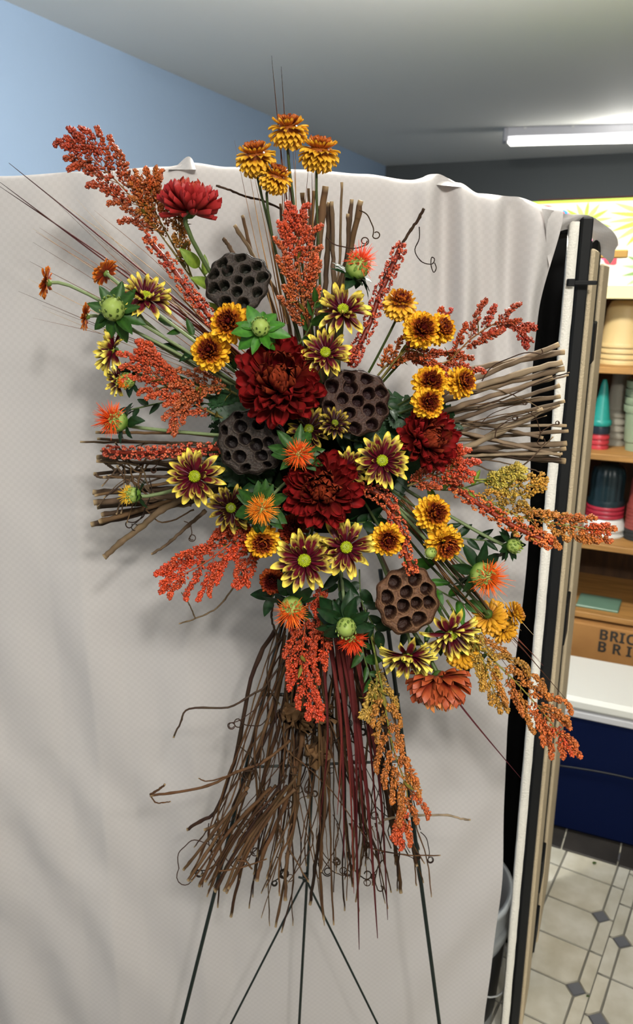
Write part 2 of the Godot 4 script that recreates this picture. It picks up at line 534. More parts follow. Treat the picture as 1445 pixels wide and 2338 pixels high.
# a plume: main stem through the frame points, side branches set with buds
func plume(pts2, width, c_base, c_tip, label, opt := {}):
	var d0: float = opt.get("d0", 1.03)
	var d1: float = opt.get("d1", 1.0)
	var n: int = opt.get("n", 13)
	var dens: float = opt.get("dens", 1.0)
	var at := P(pts2[0].x, pts2[0].y, d0)
	var o := thing("flower_plume", label, "flower spray", at)
	var p3 := []
	for i in pts2.size():
		p3.append(P(pts2[i].x, pts2[i].y, lerpf(d0, d1, float(i) / (pts2.size() - 1))) - at)
	var main := spline(p3, 28)
	var L := 0.0
	for i in 27: L += main[i].distance_to(main[i + 1])
	var s := S(pts2[0].x, pts2[0].y, d0)
	var cb := C(c_base)
	var ct := C(c_tip)
	var green := C(opt.get("green", "5c5a2c"))
	var b := MB.new()
	var rad := []
	var cols := []
	for i in 28:
		rad.append(s * lerpf(2.8, 1.0, i / 27.0))
		cols.append(green.lerp(cb * 0.6, i / 27.0))
	tube(b, main, rad, 5, cols)
	part("stem", b.done(M.stem), o)
	var br: float = opt.get("bud", 2.7) * s
	var side_dir := Vector3(0, SP, CP)
	var from: float = opt.get("from", 0.22)
	for i in n + 1:
		var t := lerpf(from, 1.0, float(i) / n)
		var f := t * 27.0
		var k := mini(int(f), 26)
		var p: Vector3 = main[k].lerp(main[k + 1], f - k)
		var tan: Vector3 = (main[mini(k + 1, 27)] - main[maxi(k - 1, 0)]).normalized()
		var side := tan.cross(side_dir).normalized() * (1.0 if i % 2 else -1.0)
		side = (side + side_dir * rnd(-0.5, 0.6)).normalized()
		var bl: float = width * 0.5 * s * (1.25 * sin(PI * clampf(0.28 + 0.66 * (t - from) / (1.0 - from), 0, 1))) * rnd(0.75, 1.15)
		var bp := []
		if i >= n - 1:
			for q in 7: bp.append(main[mini(21 + q, 27)])
			side = tan
			if i == n: p = main[27]
			else: continue
		else:
			var dir := (tan * rnd(1.2, 1.8) + side).normalized()
			bp = spline([p, p + dir * bl * 0.4, p + dir * bl * 0.75 + tan * bl * 0.12, p + (dir + tan * rnd(0.1, 0.45) + Vector3.DOWN * opt.get("sag", 0.15)).normalized() * bl * 1.05], 8)
		var tb := MB.new()
		var tone := clampf(t + rnd(-0.15, 0.15), 0, 1)
		var cc := cb.lerp(ct, tone).lerp(C("7a4a20"), rnd(0.0, 0.3))
		tube(tb, bp, s * 0.9, 4, green.lerp(cc * 0.7, 0.6))
		var sb := part("side_branch", tb.done(M.stem), o)
		var bb := MB.new()
		var m: int = int((13 + bl / s * 0.5) * dens) if i < n else int(28 * dens)
		for q in m:
			var u := lerpf(0.12, 1.0, float(q) / m) + rnd(-0.03, 0.03)
			var fu := clampf(u, 0, 0.999) * (bp.size() - 1)
			var ku := int(fu)
			var c0: Vector3 = bp[ku].lerp(bp[ku + 1], fu - ku)
			var bt: Vector3 = (bp[ku + 1] - bp[ku]).normalized()
			var off := (Vector3(rnd(-1, 1), rnd(-1, 1), rnd(-1, 1)).normalized() + bt * 0.5).normalized()
			var reach := br * lerpf(5.2, 1.5, u)
			for z in 3:
				var o2 := (off + Vector3(rnd(-1, 1), rnd(-1, 1), rnd(-1, 1)) * 0.6).normalized()
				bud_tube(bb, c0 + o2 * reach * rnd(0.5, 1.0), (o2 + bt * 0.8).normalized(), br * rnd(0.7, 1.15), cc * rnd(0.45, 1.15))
		part("buds", bb.done(M.bud), sb, Transform3D(), true)
	for i in int(opt.get("leaves", 5)):
		var k := int(rnd(2, 20))
		var pool := leaf_pool(opt.get("leaf", "olive"))
		var Lf := s * rnd(22, 40)
		part("leaf", pool[rng.randi() % 3][1], o, Transform3D(basis_y((main[k + 1] - main[k]).normalized()) * Basis(Vector3.UP, rnd(0, TAU)) * Basis(Vector3.BACK, rnd(0.4, 0.9)) * Basis.from_scale(Vector3(Lf, Lf, Lf * 0.8)), main[k]))

func bead_rope(pts2, r, c1, c2, label, d0 := 1.0, d1 := 0.98):
	var at := P(pts2[0].x, pts2[0].y, d0)
	var o := thing("amaranth_tassel", label, "flower spray", at)
	var p3 := []
	for i in pts2.size():
		p3.append(P(pts2[i].x, pts2[i].y, lerpf(d0, d1, float(i) / (pts2.size() - 1))) - at)
	var main := spline(p3, 40)
	var s := S(pts2[0].x, pts2[0].y, d0)
	var L := 0.0
	for i in 39: L += main[i].distance_to(main[i + 1])
	var b := MB.new()
	tube(b, main, s * r * 0.35, 6, C(c1) * 0.5)
	part("stem", b.done(M.stem), o)
	b = MB.new()
	var clumps := int(L / s / 4.2)
	for i in clumps:
		var f := (i + 0.5) / clumps * 39.0
		var k := mini(int(f), 38)
		var p: Vector3 = main[k].lerp(main[k + 1], f - k)
		var q := basis_y((main[k + 1] - main[k]).normalized())
		var env: float = r * s * minf(1.0, 0.5 + 0.12 * minf(i, clumps - i))
		var an := i * 2.4
		var cdir := q * Vector3(cos(an), 0, sin(an))
		var cc := C(c1).lerp(C(c2), rnd(0, 1))
		for z in 13:
			var off := (cdir + Vector3(rnd(-1, 1), rnd(-1, 1), rnd(-1, 1)) * 0.85).normalized()
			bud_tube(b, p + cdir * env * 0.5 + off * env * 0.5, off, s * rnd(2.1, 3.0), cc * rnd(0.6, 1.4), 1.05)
	part("buds", b.done(M.bud), o, Transform3D(), true)

func grass(a: Vector2, bnd: float, tip: Vector2, r, c1, c2, label, group, d0 := 1.05, d1 := 1.02, called := "grass_stalk"):
	var at := P(a.x, a.y, d0)
	var mid := a.lerp(tip, 0.5) + Vector2(tip.y - a.y, a.x - tip.x).normalized() * bnd
	var p3 := [Vector3.ZERO, P(mid.x, mid.y, (d0 + d1) / 2) - at, P(tip.x, tip.y, d1) - at]
	var pts := spline(p3, 16)
	var s := S(a.x, a.y, d0)
	var b := MB.new()
	var rad := []
	var cols := []
	for i in 16:
		rad.append(s * r * (1.0 - pow(i / 15.0, 1.6) * 0.85))
		cols.append(C(c1).lerp(C(c2), i / 15.0))
	tube(b, pts, rad, 6, cols, true, 0.45)
	var o := part(called, b.done(M.blade), self, Transform3D(Basis(), at))
	tag(o, label, "grass", group)

# ---------------------------------------------------------------- vines
func twig(o: Node3D, pts2, r, d0, d1, col: Color, called := "twig", taper := 0.75, wig := 1.0, cut := true):
	var p3 := []
	for i in pts2.size():
		p3.append(P(pts2[i].x, pts2[i].y, lerpf(d0, d1, float(i) / (pts2.size() - 1))) - o.position)
	var n: int = 10 + pts2.size() * 3
	var line: Array = spline(p3, n) if wig >= 0 else p3
	n = line.size()
	var s := S(pts2[0].x, pts2[0].y, d0)
	var rad := []
	var cols := []
	for i in n:
		var t := float(i) / (n - 1)
		if i > 0 and i < n - 1:
			line[i] += Vector3(rnd(-1, 1), rnd(-1, 1), rnd(-1, 1)) * s * (r * 0.12 + 0.35) * absf(wig)
		var knot := 1.22 if (i + int(r * 7)) % 6 == 3 else 1.0
		rad.append(s * r * 0.9 * lerpf(1.0, taper, t) * knot)
		cols.append(col * rnd(0.75, 1.2))
	if cut: cols[n - 1] = C("a08a68")
	var b := MB.new()
	tube(b, line, rad, 7 if r > 3 else 5, cols)
	part(called, b.done(M.bark), o)

func tendril(o: Node3D, a: Vector2, b2: Vector2, turns: float, curl_r: float, r, d, col: Color, sway := 20.0):
	var pts := []
	var n := 14
	var nrm := Vector2(b2.y - a.y, a.x - b2.x).normalized()
	for i in n:
		var t := float(i) / (n - 1)
		var q := a.lerp(b2, t) + nrm * sin(t * PI) * sway + nrm * sin(t * 9.0) * sway * 0.15
		pts.append(P(q.x, q.y, d) - o.position)
	var c := b2 + nrm * curl_r
	var a0 := (-nrm).angle()
	var dir := -1.0 if (b2 - a).cross(nrm) > 0 else 1.0
	var m := int(turns * 14)
	for i in m:
		var t := float(i + 1) / m
		var an := a0 + dir * -t * turns * TAU
		var q := c + Vector2.from_angle(an) * curl_r * (1.0 - 0.45 * t)
		pts.append(P(q.x, q.y, d + 0.006 * t * turns) - o.position)
	var b := MB.new()
	tube(b, pts, S(a.x, a.y, d) * r, 5, col)
	part("tendril", b.done(M.bark), o)

func V(list: Array) -> Array:   # [x, y, x, y ...] in the frame
	var out := []
	for i in range(0, list.size(), 2): out.append(Vector2(list[i], list[i + 1]))
	return out

func mat(rough := 0.6, spec := 0.5) -> StandardMaterial3D:
	var m := StandardMaterial3D.new()
	m.roughness = rough
	m.metallic_specular = spec
	m.vertex_color_use_as_albedo = true
	return m

func paint(hex: String, rough := 0.6, spec := 0.5) -> StandardMaterial3D:
	var m := StandardMaterial3D.new()
	m.albedo_color = Color.html(hex)
	m.roughness = rough
	m.metallic_specular = spec
	return m

func noise_tex(freq: float, lo: Color, hi: Color, sz := 512, seed_no := 1, oct := 4) -> NoiseTexture2D:
	var t := NoiseTexture2D.new()
	t.width = sz; t.height = sz; t.seamless = true
	var n := FastNoiseLite.new()
	n.seed = seed_no
	n.frequency = freq
	n.fractal_octaves = oct
	t.noise = n
	var g := Gradient.new()
	g.set_color(0, lo); g.set_color(1, hi)
	t.color_ramp = g
	return t

func bumps(m: StandardMaterial3D, freq: float, depth: float, scale := 4.0, seed_no := 3):
	m.heightmap_enabled = true
	m.heightmap_scale = depth
	m.heightmap_texture = noise_tex(freq, Color.BLACK, Color.WHITE, 512, seed_no)
	m.uv1_triplanar = true
	m.uv1_scale = Vector3.ONE * scale

func make_materials():
	M.petal = mat(0.5, 0.4)
	M.petal.backlight_enabled = true
	M.petal.backlight = Color(0.16, 0.16, 0.16)
	M.leaf = mat(0.47, 0.35)
	M.stem = mat(0.5, 0.4)
	M.bud = mat(0.42, 0.5)
	M.floret = mat(0.55, 0.3)
	M.blade = mat(0.6, 0.3)
	M.bark = mat(0.8, 0.3)
	M.pod = mat(0.62, 0.35)
	M.pod.heightmap_enabled = true
	M.pod.heightmap_scale = 0.12
	M.pod.heightmap_texture = noise_tex(0.05, Color.BLACK, Color.WHITE, 512, 8)
	M.pod.uv1_triplanar = true
	M.pod.uv1_scale = Vector3.ONE * 9.0
	M.easel = paint("0d1a16", 0.35, 0.5)
	M.foam = paint("0c120a", 0.95, 0.1)
	var b := MB.new()
	# one bud: a little pointed ellipsoid
	var tip := Color(1.25, 1.2, 1.1)
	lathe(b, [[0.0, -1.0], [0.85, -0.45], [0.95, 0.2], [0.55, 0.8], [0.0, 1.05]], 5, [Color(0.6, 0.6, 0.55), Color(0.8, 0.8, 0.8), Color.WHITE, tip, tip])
	cache.bud = b

func _ready():
	rng.seed = 7
	stage()
	make_materials()
	room()
	back_shop()
	stand()
	sheet()
	easel()
	vines()
	grasses()
	plumes()
	pods()
	flowers()
	greens()

# ---------------------------------------------------------------- camera, light
func stage():
	var cam := Camera3D.new()
	cam.name = "camera"
	cam.position = Vector3(0, EYE, 0)
	cam.rotation.x = -PITCH
	var lens := CameraAttributesPhysical.new()
	lens.frustum_focal_length = 35.0 / (2.0 * 1169.0 / F)
	lens.exposure_aperture = 7.0
	lens.frustum_focus_distance = 1.02
	lens.frustum_near = 0.05
	lens.frustum_far = 60.0
	cam.attributes = lens
	cam.fov = rad_to_deg(2.0 * atan(1169.0 / F))
	add_child(cam)
	var we := WorldEnvironment.new()
	we.name = "environment"
	var e := Environment.new()
	e.background_mode = Environment.BG_COLOR
	e.background_color = Color(0.05, 0.055, 0.06)
	e.tonemap_mode = Environment.TONE_MAPPER_LINEAR
	e.tonemap_exposure = 1.0
	e.sdfgi_enabled = true
	e.ssao_enabled = true
	e.ssil_enabled = true
	we.environment = e
	add_child(we)
	# ceiling fixtures: one seen at the back right, two out of the frame
	batten("ceiling_lamp", "slim white batten lamp glowing on the ceiling above the parrot tray", Vector3(1.66, 2.5, -4.66), -10.0, 1.25, 1.0, 0.22)
	batten("ceiling_lamp", "white batten lamp on the ceiling behind the viewer, facing the flowers", Vector3(0.3, 2.5, 0.55), -4.0, 1.25, 4.2, 1.6)
	batten("ceiling_lamp", "white batten lamp on the ceiling just behind the sheet", Vector3(0.25, 2.5, -1.75), -22.0, 1.25, 0.4, 1.7)

func batten(called, label, at: Vector3, turn: float, length: float, energy: float, wrap: float):
	var o := thing(called, label, "lamp", at)
	o.rotation_degrees.y = turn
	var h := length / 2.0
	part("housing", box_mesh(Vector3(-h, -0.045, -0.05), Vector3(h, 0.0, 0.05), paint("c9c9d2", 0.5), 0.004), o)
	var glow := StandardMaterial3D.new()
	glow.albedo_color = Color(0.95, 0.95, 0.95)
	glow.emission_enabled = true
	glow.emission = Color(1.0, 0.99, 0.95)
	glow.emission_energy_multiplier = 3.0
	var b := MB.new()
	box(b, Vector3(-h + 0.015, -0.085, -0.045), Vector3(h - 0.015, -0.0455, 0.045), 0.016)
	part("diffuser", b.done(glow), o)
	for x in [-h, h]:
		part("end_cap", box_mesh(Vector3(x - 0.012, -0.07, -0.052), Vector3(x + 0.012, -0.001, 0.052), paint("b4b4bd", 0.5), 0.004), o)
	for x in [-0.42, -0.22, 0.05, 0.3]:
		part("screw", box_mesh(Vector3(x * length - 0.008, -0.012, 0.05), Vector3(x * length + 0.008, -0.003, 0.056), paint("f0f0f0", 0.2), 0.002), o)
	var l := AreaLight3D.new()
	l.name = "lamp_light"
	l.area_size = Vector2(length - 0.05, 0.09)
	l.light_energy = energy
	l.light_color = Color(1.0, 0.985, 0.95)
	l.position = Vector3(0, -0.09, 0)
	l.rotation_degrees.x = -90
	l.shadow_enabled = true
	l.area_range = 14.0
	o.add_child(l)
	var w := OmniLight3D.new()   # what the wrapped sides of the lens throw to the walls and the ceiling
	w.name = "lens_light"
	w.light_energy = wrap
	w.light_color = Color(1.0, 0.99, 0.96)
	w.light_size = 0.06
	w.omni_range = 14.0
	w.omni_attenuation = 2.0
	w.shadow_enabled = true
	w.position = Vector3(0, -0.16, 0)
	o.add_child(w)

# ---------------------------------------------------------------- room
func room():
	var t := Transform3D(Basis(Vector3.UP, deg_to_rad(-22.0)), Vector3.ZERO)
	var blue := paint("97aecb", 0.55, 0.4)
	bumps(blue, 0.02, 0.08, 1.2)
	var white := paint("eeeeea", 0.75, 0.3)
	var grey := paint("5a5e60", 0.8, 0.3)
	# local x across the room, local -z along the blue wall
	struct("wall_left", box_mesh(Vector3(-1.98, 0, -6.1), Vector3(-1.87, 2.6, 2.7), blue), t, "light blue painted wall running back on the left", "wall")
	struct("wall_back", box_mesh(Vector3(-1.98, 0, -6.1), Vector3(3.3, 2.6, -5.98), grey), t, "dark grey wall at the far end of the room", "wall")
	struct("wall_right", box_mesh(Vector3(3.2, 0, -6.1), Vector3(3.32, 2.6, 2.7), paint("c8c8c4", 0.8)), t, "pale wall on the right", "wall")
	struct("wall_front", box_mesh(Vector3(-1.98, 0, 2.6), Vector3(3.32, 2.6, 2.72), paint("d6d6d2", 0.8)), t, "pale wall behind the viewer", "wall")
	struct("ceiling", box_mesh(Vector3(-1.98, 2.5, -6.1), Vector3(3.32, 2.62, 2.72), white), t, "smooth white ceiling", "ceiling")
	# floor: grey grout under cream tiles with slate diamonds
	var fl := struct("floor", box_mesh(Vector3(-1.98, -0.1, -6.1), Vector3(3.32, -0.002, 2.72), paint("77746c", 0.7)), t, "cream vinyl tile floor with grey diamonds", "floor")
	var inv := t.affine_inverse()
	var a := Vector3(sin(deg_to_rad(31.5)), 0, -cos(deg_to_rad(31.5)))
	var bb := Vector3(cos(deg_to_rad(31.5)), 0, sin(deg_to_rad(31.5)))
	var o := Vector3(0.792, 0, -1.788)
	var cream := []
	for i in 4:
		var m := StandardMaterial3D.new()
		m.albedo_color = Color.html(["dedbd1", "d8d5ca", "e2dfd6", "dbd6c8"][i])
		m.albedo_texture = noise_tex(0.008, Color(0.86, 0.85, 0.81), Color(1, 1, 1), 512, 20 + i, 5)
		m.uv1_scale = Vector3(2.2, 2.2, 2.2)
		m.uv1_offset = Vector3(i * 0.3, i * 0.17, 0)
		m.roughness = 0.32
		cream.append(m)
	var slate := paint("6b6d74", 0.4)
	var pit := 0.137
	var g := 0.0022
	var dm := 0.024
	# columns: [from, to, cross lines offset, diamonds on the high side, diamonds on the low side]
	var colset := [[-0.6, -0.45, 0.0, 0, 0], [-0.45, -0.3, 0.0, 0, 1], [-0.3, -0.15, 0.0, 0, 0], [-0.15, 0.0, 0.0, 1, 0], [0.0, 0.033, 0.0, 0, 1], [0.033, 0.067, -0.061, 1, 0], [0.067, 0.217, -0.061, 0, 1], [0.217, 0.367, -0.061, 0, 0], [0.367, 0.517, -0.061, 1, 0]]
	for i in 7: colset.append([-0.75 - i * 0.15, -0.6 - i * 0.15, 0.0, 0, 0])
	for c in colset:
		for r in range(-7, 8):
			var y0: float = c[2] + r * pit + g
			var y1: float = c[2] + (r + 1) * pit - g
			var x0: float = c[0] + g
			var x1: float = c[1] - (g if c[1] != 0.033 else 0.0005)
			var cut0: bool = r % 2 == 0
			var poly := []
			# clockwise seen from above: start low x, low y
			var cx: float = minf(dm, (x1 - x0) * 0.7)
			if c[4] and cut0: poly += [Vector2(x0, y0 + dm), Vector2(x0, y1)]
			elif c[4]: poly += [Vector2(x0, y0), Vector2(x0, y1 - dm), Vector2(x0 + cx, y1)]
			else: poly += [Vector2(x0, y0), Vector2(x0, y1)]
			if c[3] and not cut0: poly += [Vector2(x1 - cx, y1), Vector2(x1, y1 - dm), Vector2(x1, y0)]
			elif c[3]: poly += [Vector2(x1, y1), Vector2(x1, y0 + dm), Vector2(x1 - cx, y0)]
			else: poly += [Vector2(x1, y1), Vector2(x1, y0)]
			if c[4] and cut0: poly += [Vector2(x0 + cx, y0)]
			slab(fl, "tile", poly, o, bb, a, inv, cream[rng.randi() % 4])
	for q in [[0.0, 0.0], [0.067, -0.061], [-0.45, 0.0], [0.517, -0.061]]:
		for r in range(-3, 4):
			var c0 := Vector2(q[0], q[1] + r * 2.0 * pit)
			var k := dm - g * 0.5
			slab(fl, "diamond_tile", [c0 + Vector2(-k, 0), c0 + Vector2(0, k), c0 + Vector2(k, 0), c0 + Vector2(0, -k)], o, bb, a, inv, slate)
	# dark plank strip by the cooler
	var plank := StandardMaterial3D.new()
	plank.albedo_color = Color.html("37322e")
	plank.albedo_texture = noise_tex(0.02, Color(0.6, 0.6, 0.6), Color(1, 1, 1), 256, 5)
	plank.roughness = 0.6
	var px := Vector3(cos(deg_to_rad(26.5)), 0, sin(deg_to_rad(26.5)))
	var pz := Vector3(-sin(deg_to_rad(26.5)), 0, cos(deg_to_rad(26.5)))
	var po := P(1275, 1938, 2.06); po.y = 0
	for i in 5:
		var b := MB.new()
		box(b, Vector3(-0.32 + i * 0.165, 0.0, -0.75), Vector3(-0.159 + i * 0.165, 0.006, 0.0), 0.002, Color.WHITE, inv * Transform3D(Basis(px, Vector3.UP, pz), po))
		part("plank", b.done(plank), fl)
	# bits of leaf swept off the bench
	for q in [[1353, 1972, 0.016, "green leaf scrap on the floor below the dark plank strip"], [1338, 2275, 0.01, "small green leaf scrap on a cream tile at the lower right"]]:
		var b := leaf_shape(0.3, 0.1, 0.4, C("2f4020"), C("4c6030"))
		var w := P(q[0], q[1], 1.0)
		var k := (EYE - 0.004) / (EYE - w.y)
		var s := part("leaf_scrap", b.done(M.leaf), self, Transform3D(Basis(Vector3.UP, rnd(0, 6)) * Basis.from_scale(Vector3.ONE * q[2]), Vector3(w.x * k, 0.004, w.z * k)))
		tag(s, q[3], "leaf")

func slab(fl: Node3D, called: String, poly: Array, o: Vector3, bb: Vector3, a: Vector3, inv: Transform3D, m: Material):
	var b := MB.new()
	var mid := Vector2.ZERO
	for p in poly: mid += p / poly.size()
	var n := poly.size()
	var shift := Vector2(rnd(0, 1), rnd(0, 1))
	for lev in [[0.0, 0.0], [0.0012, 0.0], [0.002, 0.0012]]:
		for p in poly:
			var q: Vector2 = p + (mid - p).normalized() * lev[1]
			var w := o + bb * q.x + a * q.y
			w.y = -0.002 + lev[0]
			b.vert(inv * w, Color.WHITE, q + shift)
	for l in 2:
		for i in n:
			var j := (i + 1) % n
			b.quad(l * n + i, (l + 1) * n + i, (l + 1) * n + j, l * n + j)
	for i in range(1, n - 1): b.tri(2 * n, 2 * n + i, 2 * n + i + 1)
	part(called, b.done(m), fl)

# ---------------------------------------------------------------- shelf and what stands on it
var shelf: Transform3D
func on_shelf(x, y, back: float) -> Vector3:   # the point of the shelf plane, set back by so much, on the frame's ray
	var p := P(x, y, 1.0) - Vector3(0, EYE, 0)
	var n := shelf.basis.z
	var q := shelf.origin - n * back - Vector3(0, EYE, 0)
	return Vector3(0, EYE, 0) + p * (q.dot(n) / p.dot(n))

func pot(called, label, category, at: Vector3, prof, m: Material, group := "", lip := -1):
	var b := MB.new()
	lathe(b, prof, 40)
	var o := thing(called, label, category, at, group)
	part("body", b.done(m), o)
	if lip >= 0:
		b = MB.new()
		var r: float = prof[lip][0]
		var y: float = prof[lip][1]
		lathe(b, [[r * 0.97, y - 0.012], [r * 1.05, y - 0.012], [r * 1.06, y - 0.002], [r * 1.05, y + 0.008], [r * 0.97, y + 0.008]], 40)
		part("rim", b.done(m), o)
	return o

func back_shop():
	var ang := deg_to_rad(-26.0)
	shelf = Transform3D(Basis(Vector3.UP, ang), P(1340, 1240, 2.5))
	shelf.origin.y = 0
	var wood := StandardMaterial3D.new()
	wood.albedo_color = Color.html("b98a4c")
	wood.albedo_texture = noise_tex(0.012, Color(0.75, 0.72, 0.68), Color(1, 1, 1), 512, 31)
	wood.uv1_triplanar = true
	wood.uv1_scale = Vector3(0.6, 6, 6)
	wood.roughness = 0.6
	var dark := paint("5a3c1e", 0.7)
	dark.albedo_texture = noise_tex(0.01, Color(0.65, 0.62, 0.6), Color(1, 1, 1), 512, 33)
	dark.uv1_triplanar = true
	dark.uv1_scale = Vector3(5, 0.7, 5)
	var pale := paint("e4d4a0", 0.6)
	var u := thing("shelf_unit", "wooden shelf unit stacked with plastic pots at the right edge", "shelf", shelf.origin)
	u.basis = shelf.basis
	var hs := []
	for q in [[1340, 655], [1378, 838], [1360, 1036], [1340, 1240]]:
		hs.append(on_shelf(q[0], q[1], 0.0).y)
	hs.append(on_shelf(1320, 1396, 0.0).y)
	part("back_panel", box_mesh(Vector3(-0.25, 0.02, -0.42), Vector3(1.0, hs[0], -0.40), dark), u)
	for x in [-0.27, 1.0]: part("side_panel", box_mesh(Vector3(x, 0.0, -0.42), Vector3(x + 0.02, hs[0], 0.0), dark), u)
	for i in 5:
		part("shelf_board", box_mesh(Vector3(-0.25, hs[i] - (0.035 if i == 0 else 0.02), -0.40), Vector3(1.0, hs[i], 0.0), pale if i == 0 else wood), u)
	var place := func(x, y, i, back):
		var p := on_shelf(x, y, back)
		p.y = hs[i]
		return p
	var k := S(1400, 800, 2.6)   # metres per pixel there, about
	# top: trays and a tropical print bin
	bin_with_print(place.call(1350, 640, 0, 0.14), hs[0])
	# beige planters, upside down, nested
	var beige := paint("cdb27c", 0.5)
	for i in 4:
		var p: Vector3 = place.call(1416, 835, 1, 0.15)
		p.y += i * 0.018
		var r := 50.0 * k
		var h := 125.0 * k - i * 0.004
		var prof := [[r, 0.0], [r, 0.012], [r * 0.93, 0.014], [r * 0.9, h * 0.35], [r * 0.82, h * 0.72], [r * 0.66, h * 0.86], [r * 0.4, h * 0.9], [0.0, h * 0.9]]
		pot("beige_planter", ["lowest beige planter of the upside down nested stack", "second beige planter from the bottom of the upside down stack", "third beige planter from the bottom of the upside down stack", "topmost beige planter of the upside down stack, its whole body in view"][i], "planter", p, prof, beige, "nested beige planters")
	# grey pots upside down behind, with teal, navy and red ones before them
	var grey := paint("8f8a7c", 0.6)
	for i in 6:
		var p: Vector3 = place.call(1401, 1030, 2, 0.2)
		p.y += i * 0.024
		var r := (30.0 - i * 0.3) * k
		var h: float = 175.0 * k - 0.125
		pot("grey_pot", ["lowest", "second", "third", "fourth", "fifth", "topmost"][i] + " grey pot of the upside down stack beside the teal cone", "pot", p, [[r, 0.0], [r, 0.012], [r * 0.9, 0.014], [r * 0.7, h], [0.0, h]], grey, "nested grey pots")
	var p2: Vector3 = place.call(1364, 1032, 2, 0.1)
	for i in 3:
		pot("red_pot", ["lowest", "middle", "upper"][i] + " small red pot in the stack under the teal cone", "pot", p2 + Vector3.UP * i * 0.017, [[0.033, 0], [0.033, 0.011], [0.029, 0.013], [0.022, 0.055], [0, 0.055]], paint("b03038", 0.4), "small red pots")
	pot("navy_pot", "small navy pot between the red pots and the teal cone", "pot", p2 + Vector3.UP * 0.052, [[0.033, 0], [0.033, 0.02], [0.03, 0.022], [0.024, 0.06], [0, 0.06]], paint("16202c", 0.4))
	pot("teal_cone", "teal cone shaped vase standing upside down on the small pots", "vase", p2 + Vector3.UP * 0.078, [[0.034, 0], [0.036, 0.006], [0.034, 0.018], [0.029, 0.02], [0.012, 0.13], [0.006, 0.15], [0, 0.15]], paint("1f8a80", 0.4))
	var sage := paint("8c9a7e", 0.55)
	for i in 4:
		var p: Vector3 = place.call(1450, 1036, 2, 0.12) + Vector3.UP * i * 0.026
		pot("sage_pot", ["lowest sage green pot of the upright stack, its whole side in view", "second sage green pot from the bottom of the upright stack", "third sage green pot from the bottom of the upright stack", "topmost sage green pot of the upright stack"][i], "pot", p, [[0.034, 0], [0.045, 0.125], [0.05, 0.128], [0.052, 0.15], [0.046, 0.15], [0.04, 0.03]], sage, "nested sage green pots")
	# fluted dark pot on red ones on white bowls
	var p3: Vector3 = place.call(1372, 1248, 3, 0.14)
	for i in 2:
		pot("white_bowl", ["lower white bowl upside down under the red pots", "upper white bowl upside down under the red pots"][i], "bowl", p3 + Vector3.UP * i * 0.022, [[0.072, 0], [0.074, 0.006], [0.07, 0.012], [0.064, 0.03], [0.055, 0.05], [0, 0.052]], paint("dcdcd8", 0.4), "white bowls")
	for i in 3:
		pot("red_planter", ["lowest", "middle", "upper"][i] + " wide red planter under the dark fluted pot", "planter", p3 + Vector3.UP * (0.065 + i * 0.015), [[0.062, 0], [0.063, 0.01], [0.057, 0.012], [0.05, 0.04], [0, 0.04]], paint("a02436", 0.4), "wide red planters")
	var b := MB.new()
	var prof := [[0.061, 0.0], [0.061, 0.018], [0.056, 0.022], [0.056, 0.1], [0.05, 0.125], [0.038, 0.135], [0.03, 0.137], [0.03, 0.145], [0.0, 0.145]]
	for i in prof.size():
		for q in 96:
			var an := TAU * q / 96
			var rr: float = prof[i][0] * (1.0 + (0.018 * sin(q * TAU / 6.0) if i in [2, 3, 4] else 0.0))
			b.vert(Vector3(cos(an) * rr, prof[i][1], -sin(an) * rr))
	b.grid(0, prof.size(), 96, true)
	var f := thing("fluted_pot", "dark blue green fluted pot standing upside down on red planters", "pot", p3 + Vector3.UP * 0.107)
	part("body", b.done(paint("12262c", 0.35)), f)
	var p4: Vector3 = place.call(1452, 1252, 3, 0.13)
	for i in 3:
		pot("black_pot", ["lowest", "middle", "upper"][i] + " black pot rim under the terracotta pots at the frame edge", "pot", p4 + Vector3.UP * i * 0.012, [[0.046, 0], [0.046, 0.01], [0.042, 0.011], [0.035, 0.03], [0, 0.03]], paint("23211f", 0.5), "black pots")
	for i in 7:
		pot("terracotta_pot", ["lowest", "second", "third", "fourth", "fifth", "sixth", "topmost"][i] + " terracotta red pot of the tall upside down stack at the frame edge", "pot", p4 + Vector3.UP * (0.038 + i * 0.012), [[0.045, 0], [0.045, 0.009], [0.042, 0.01], [0.038, 0.07 + i * 0.004], [0.03, 0.085 + i * 0.005], [0, 0.085 + i * 0.005]], paint("8a3c34", 0.55), "nested terracotta pots")
	# greenish glass plate lying on the lowest board
	var gp := thing("glass_plate", "greenish glass plate lying on the board above the cardboard box", "plate", place.call(1372, 1396, 4, 0.1))
	gp.basis = shelf.basis
	part("sheet", box_mesh(Vector3(-0.08, 0.0, -0.06), Vector3(0.06, 0.008, 0.06), paint("6c8c78", 0.15), 0.002), gp)
	# cardboard box with print
	var card := paint("a5763f", 0.8)
	card.albedo_texture = noise_tex(0.03, Color(0.9, 0.88, 0.86), Color(1, 1, 1), 256, 40)
	card.uv1_triplanar = true
	var cb := thing("cardboard_box", "brown cardboard box printed BRIC standing behind the cooler", "box", shelf.origin + shelf.basis * Vector3(0.2, 0, 0.025))
	cb.basis = shelf.basis
	var top: float = hs[4] - 0.03
	var low: float = on_shelf(1312, 1540, 0.0).y - 0.05
	part("carton", box_mesh(Vector3(-0.35, low, -0.3), Vector3(0.4, top, 0.0), card, 0.004), cb)
	var bs := thing("crate", "dark wooden crate under the cardboard box", "crate", shelf.origin + shelf.basis * Vector3(0.2, 0, 0.02))
	bs.basis = shelf.basis
	part("body", box_mesh(Vector3(-0.34, 0.01, -0.3), Vector3(0.4, low - 0.001, 0.0), dark, 0.004), bs)
	var font := SystemFont.new()
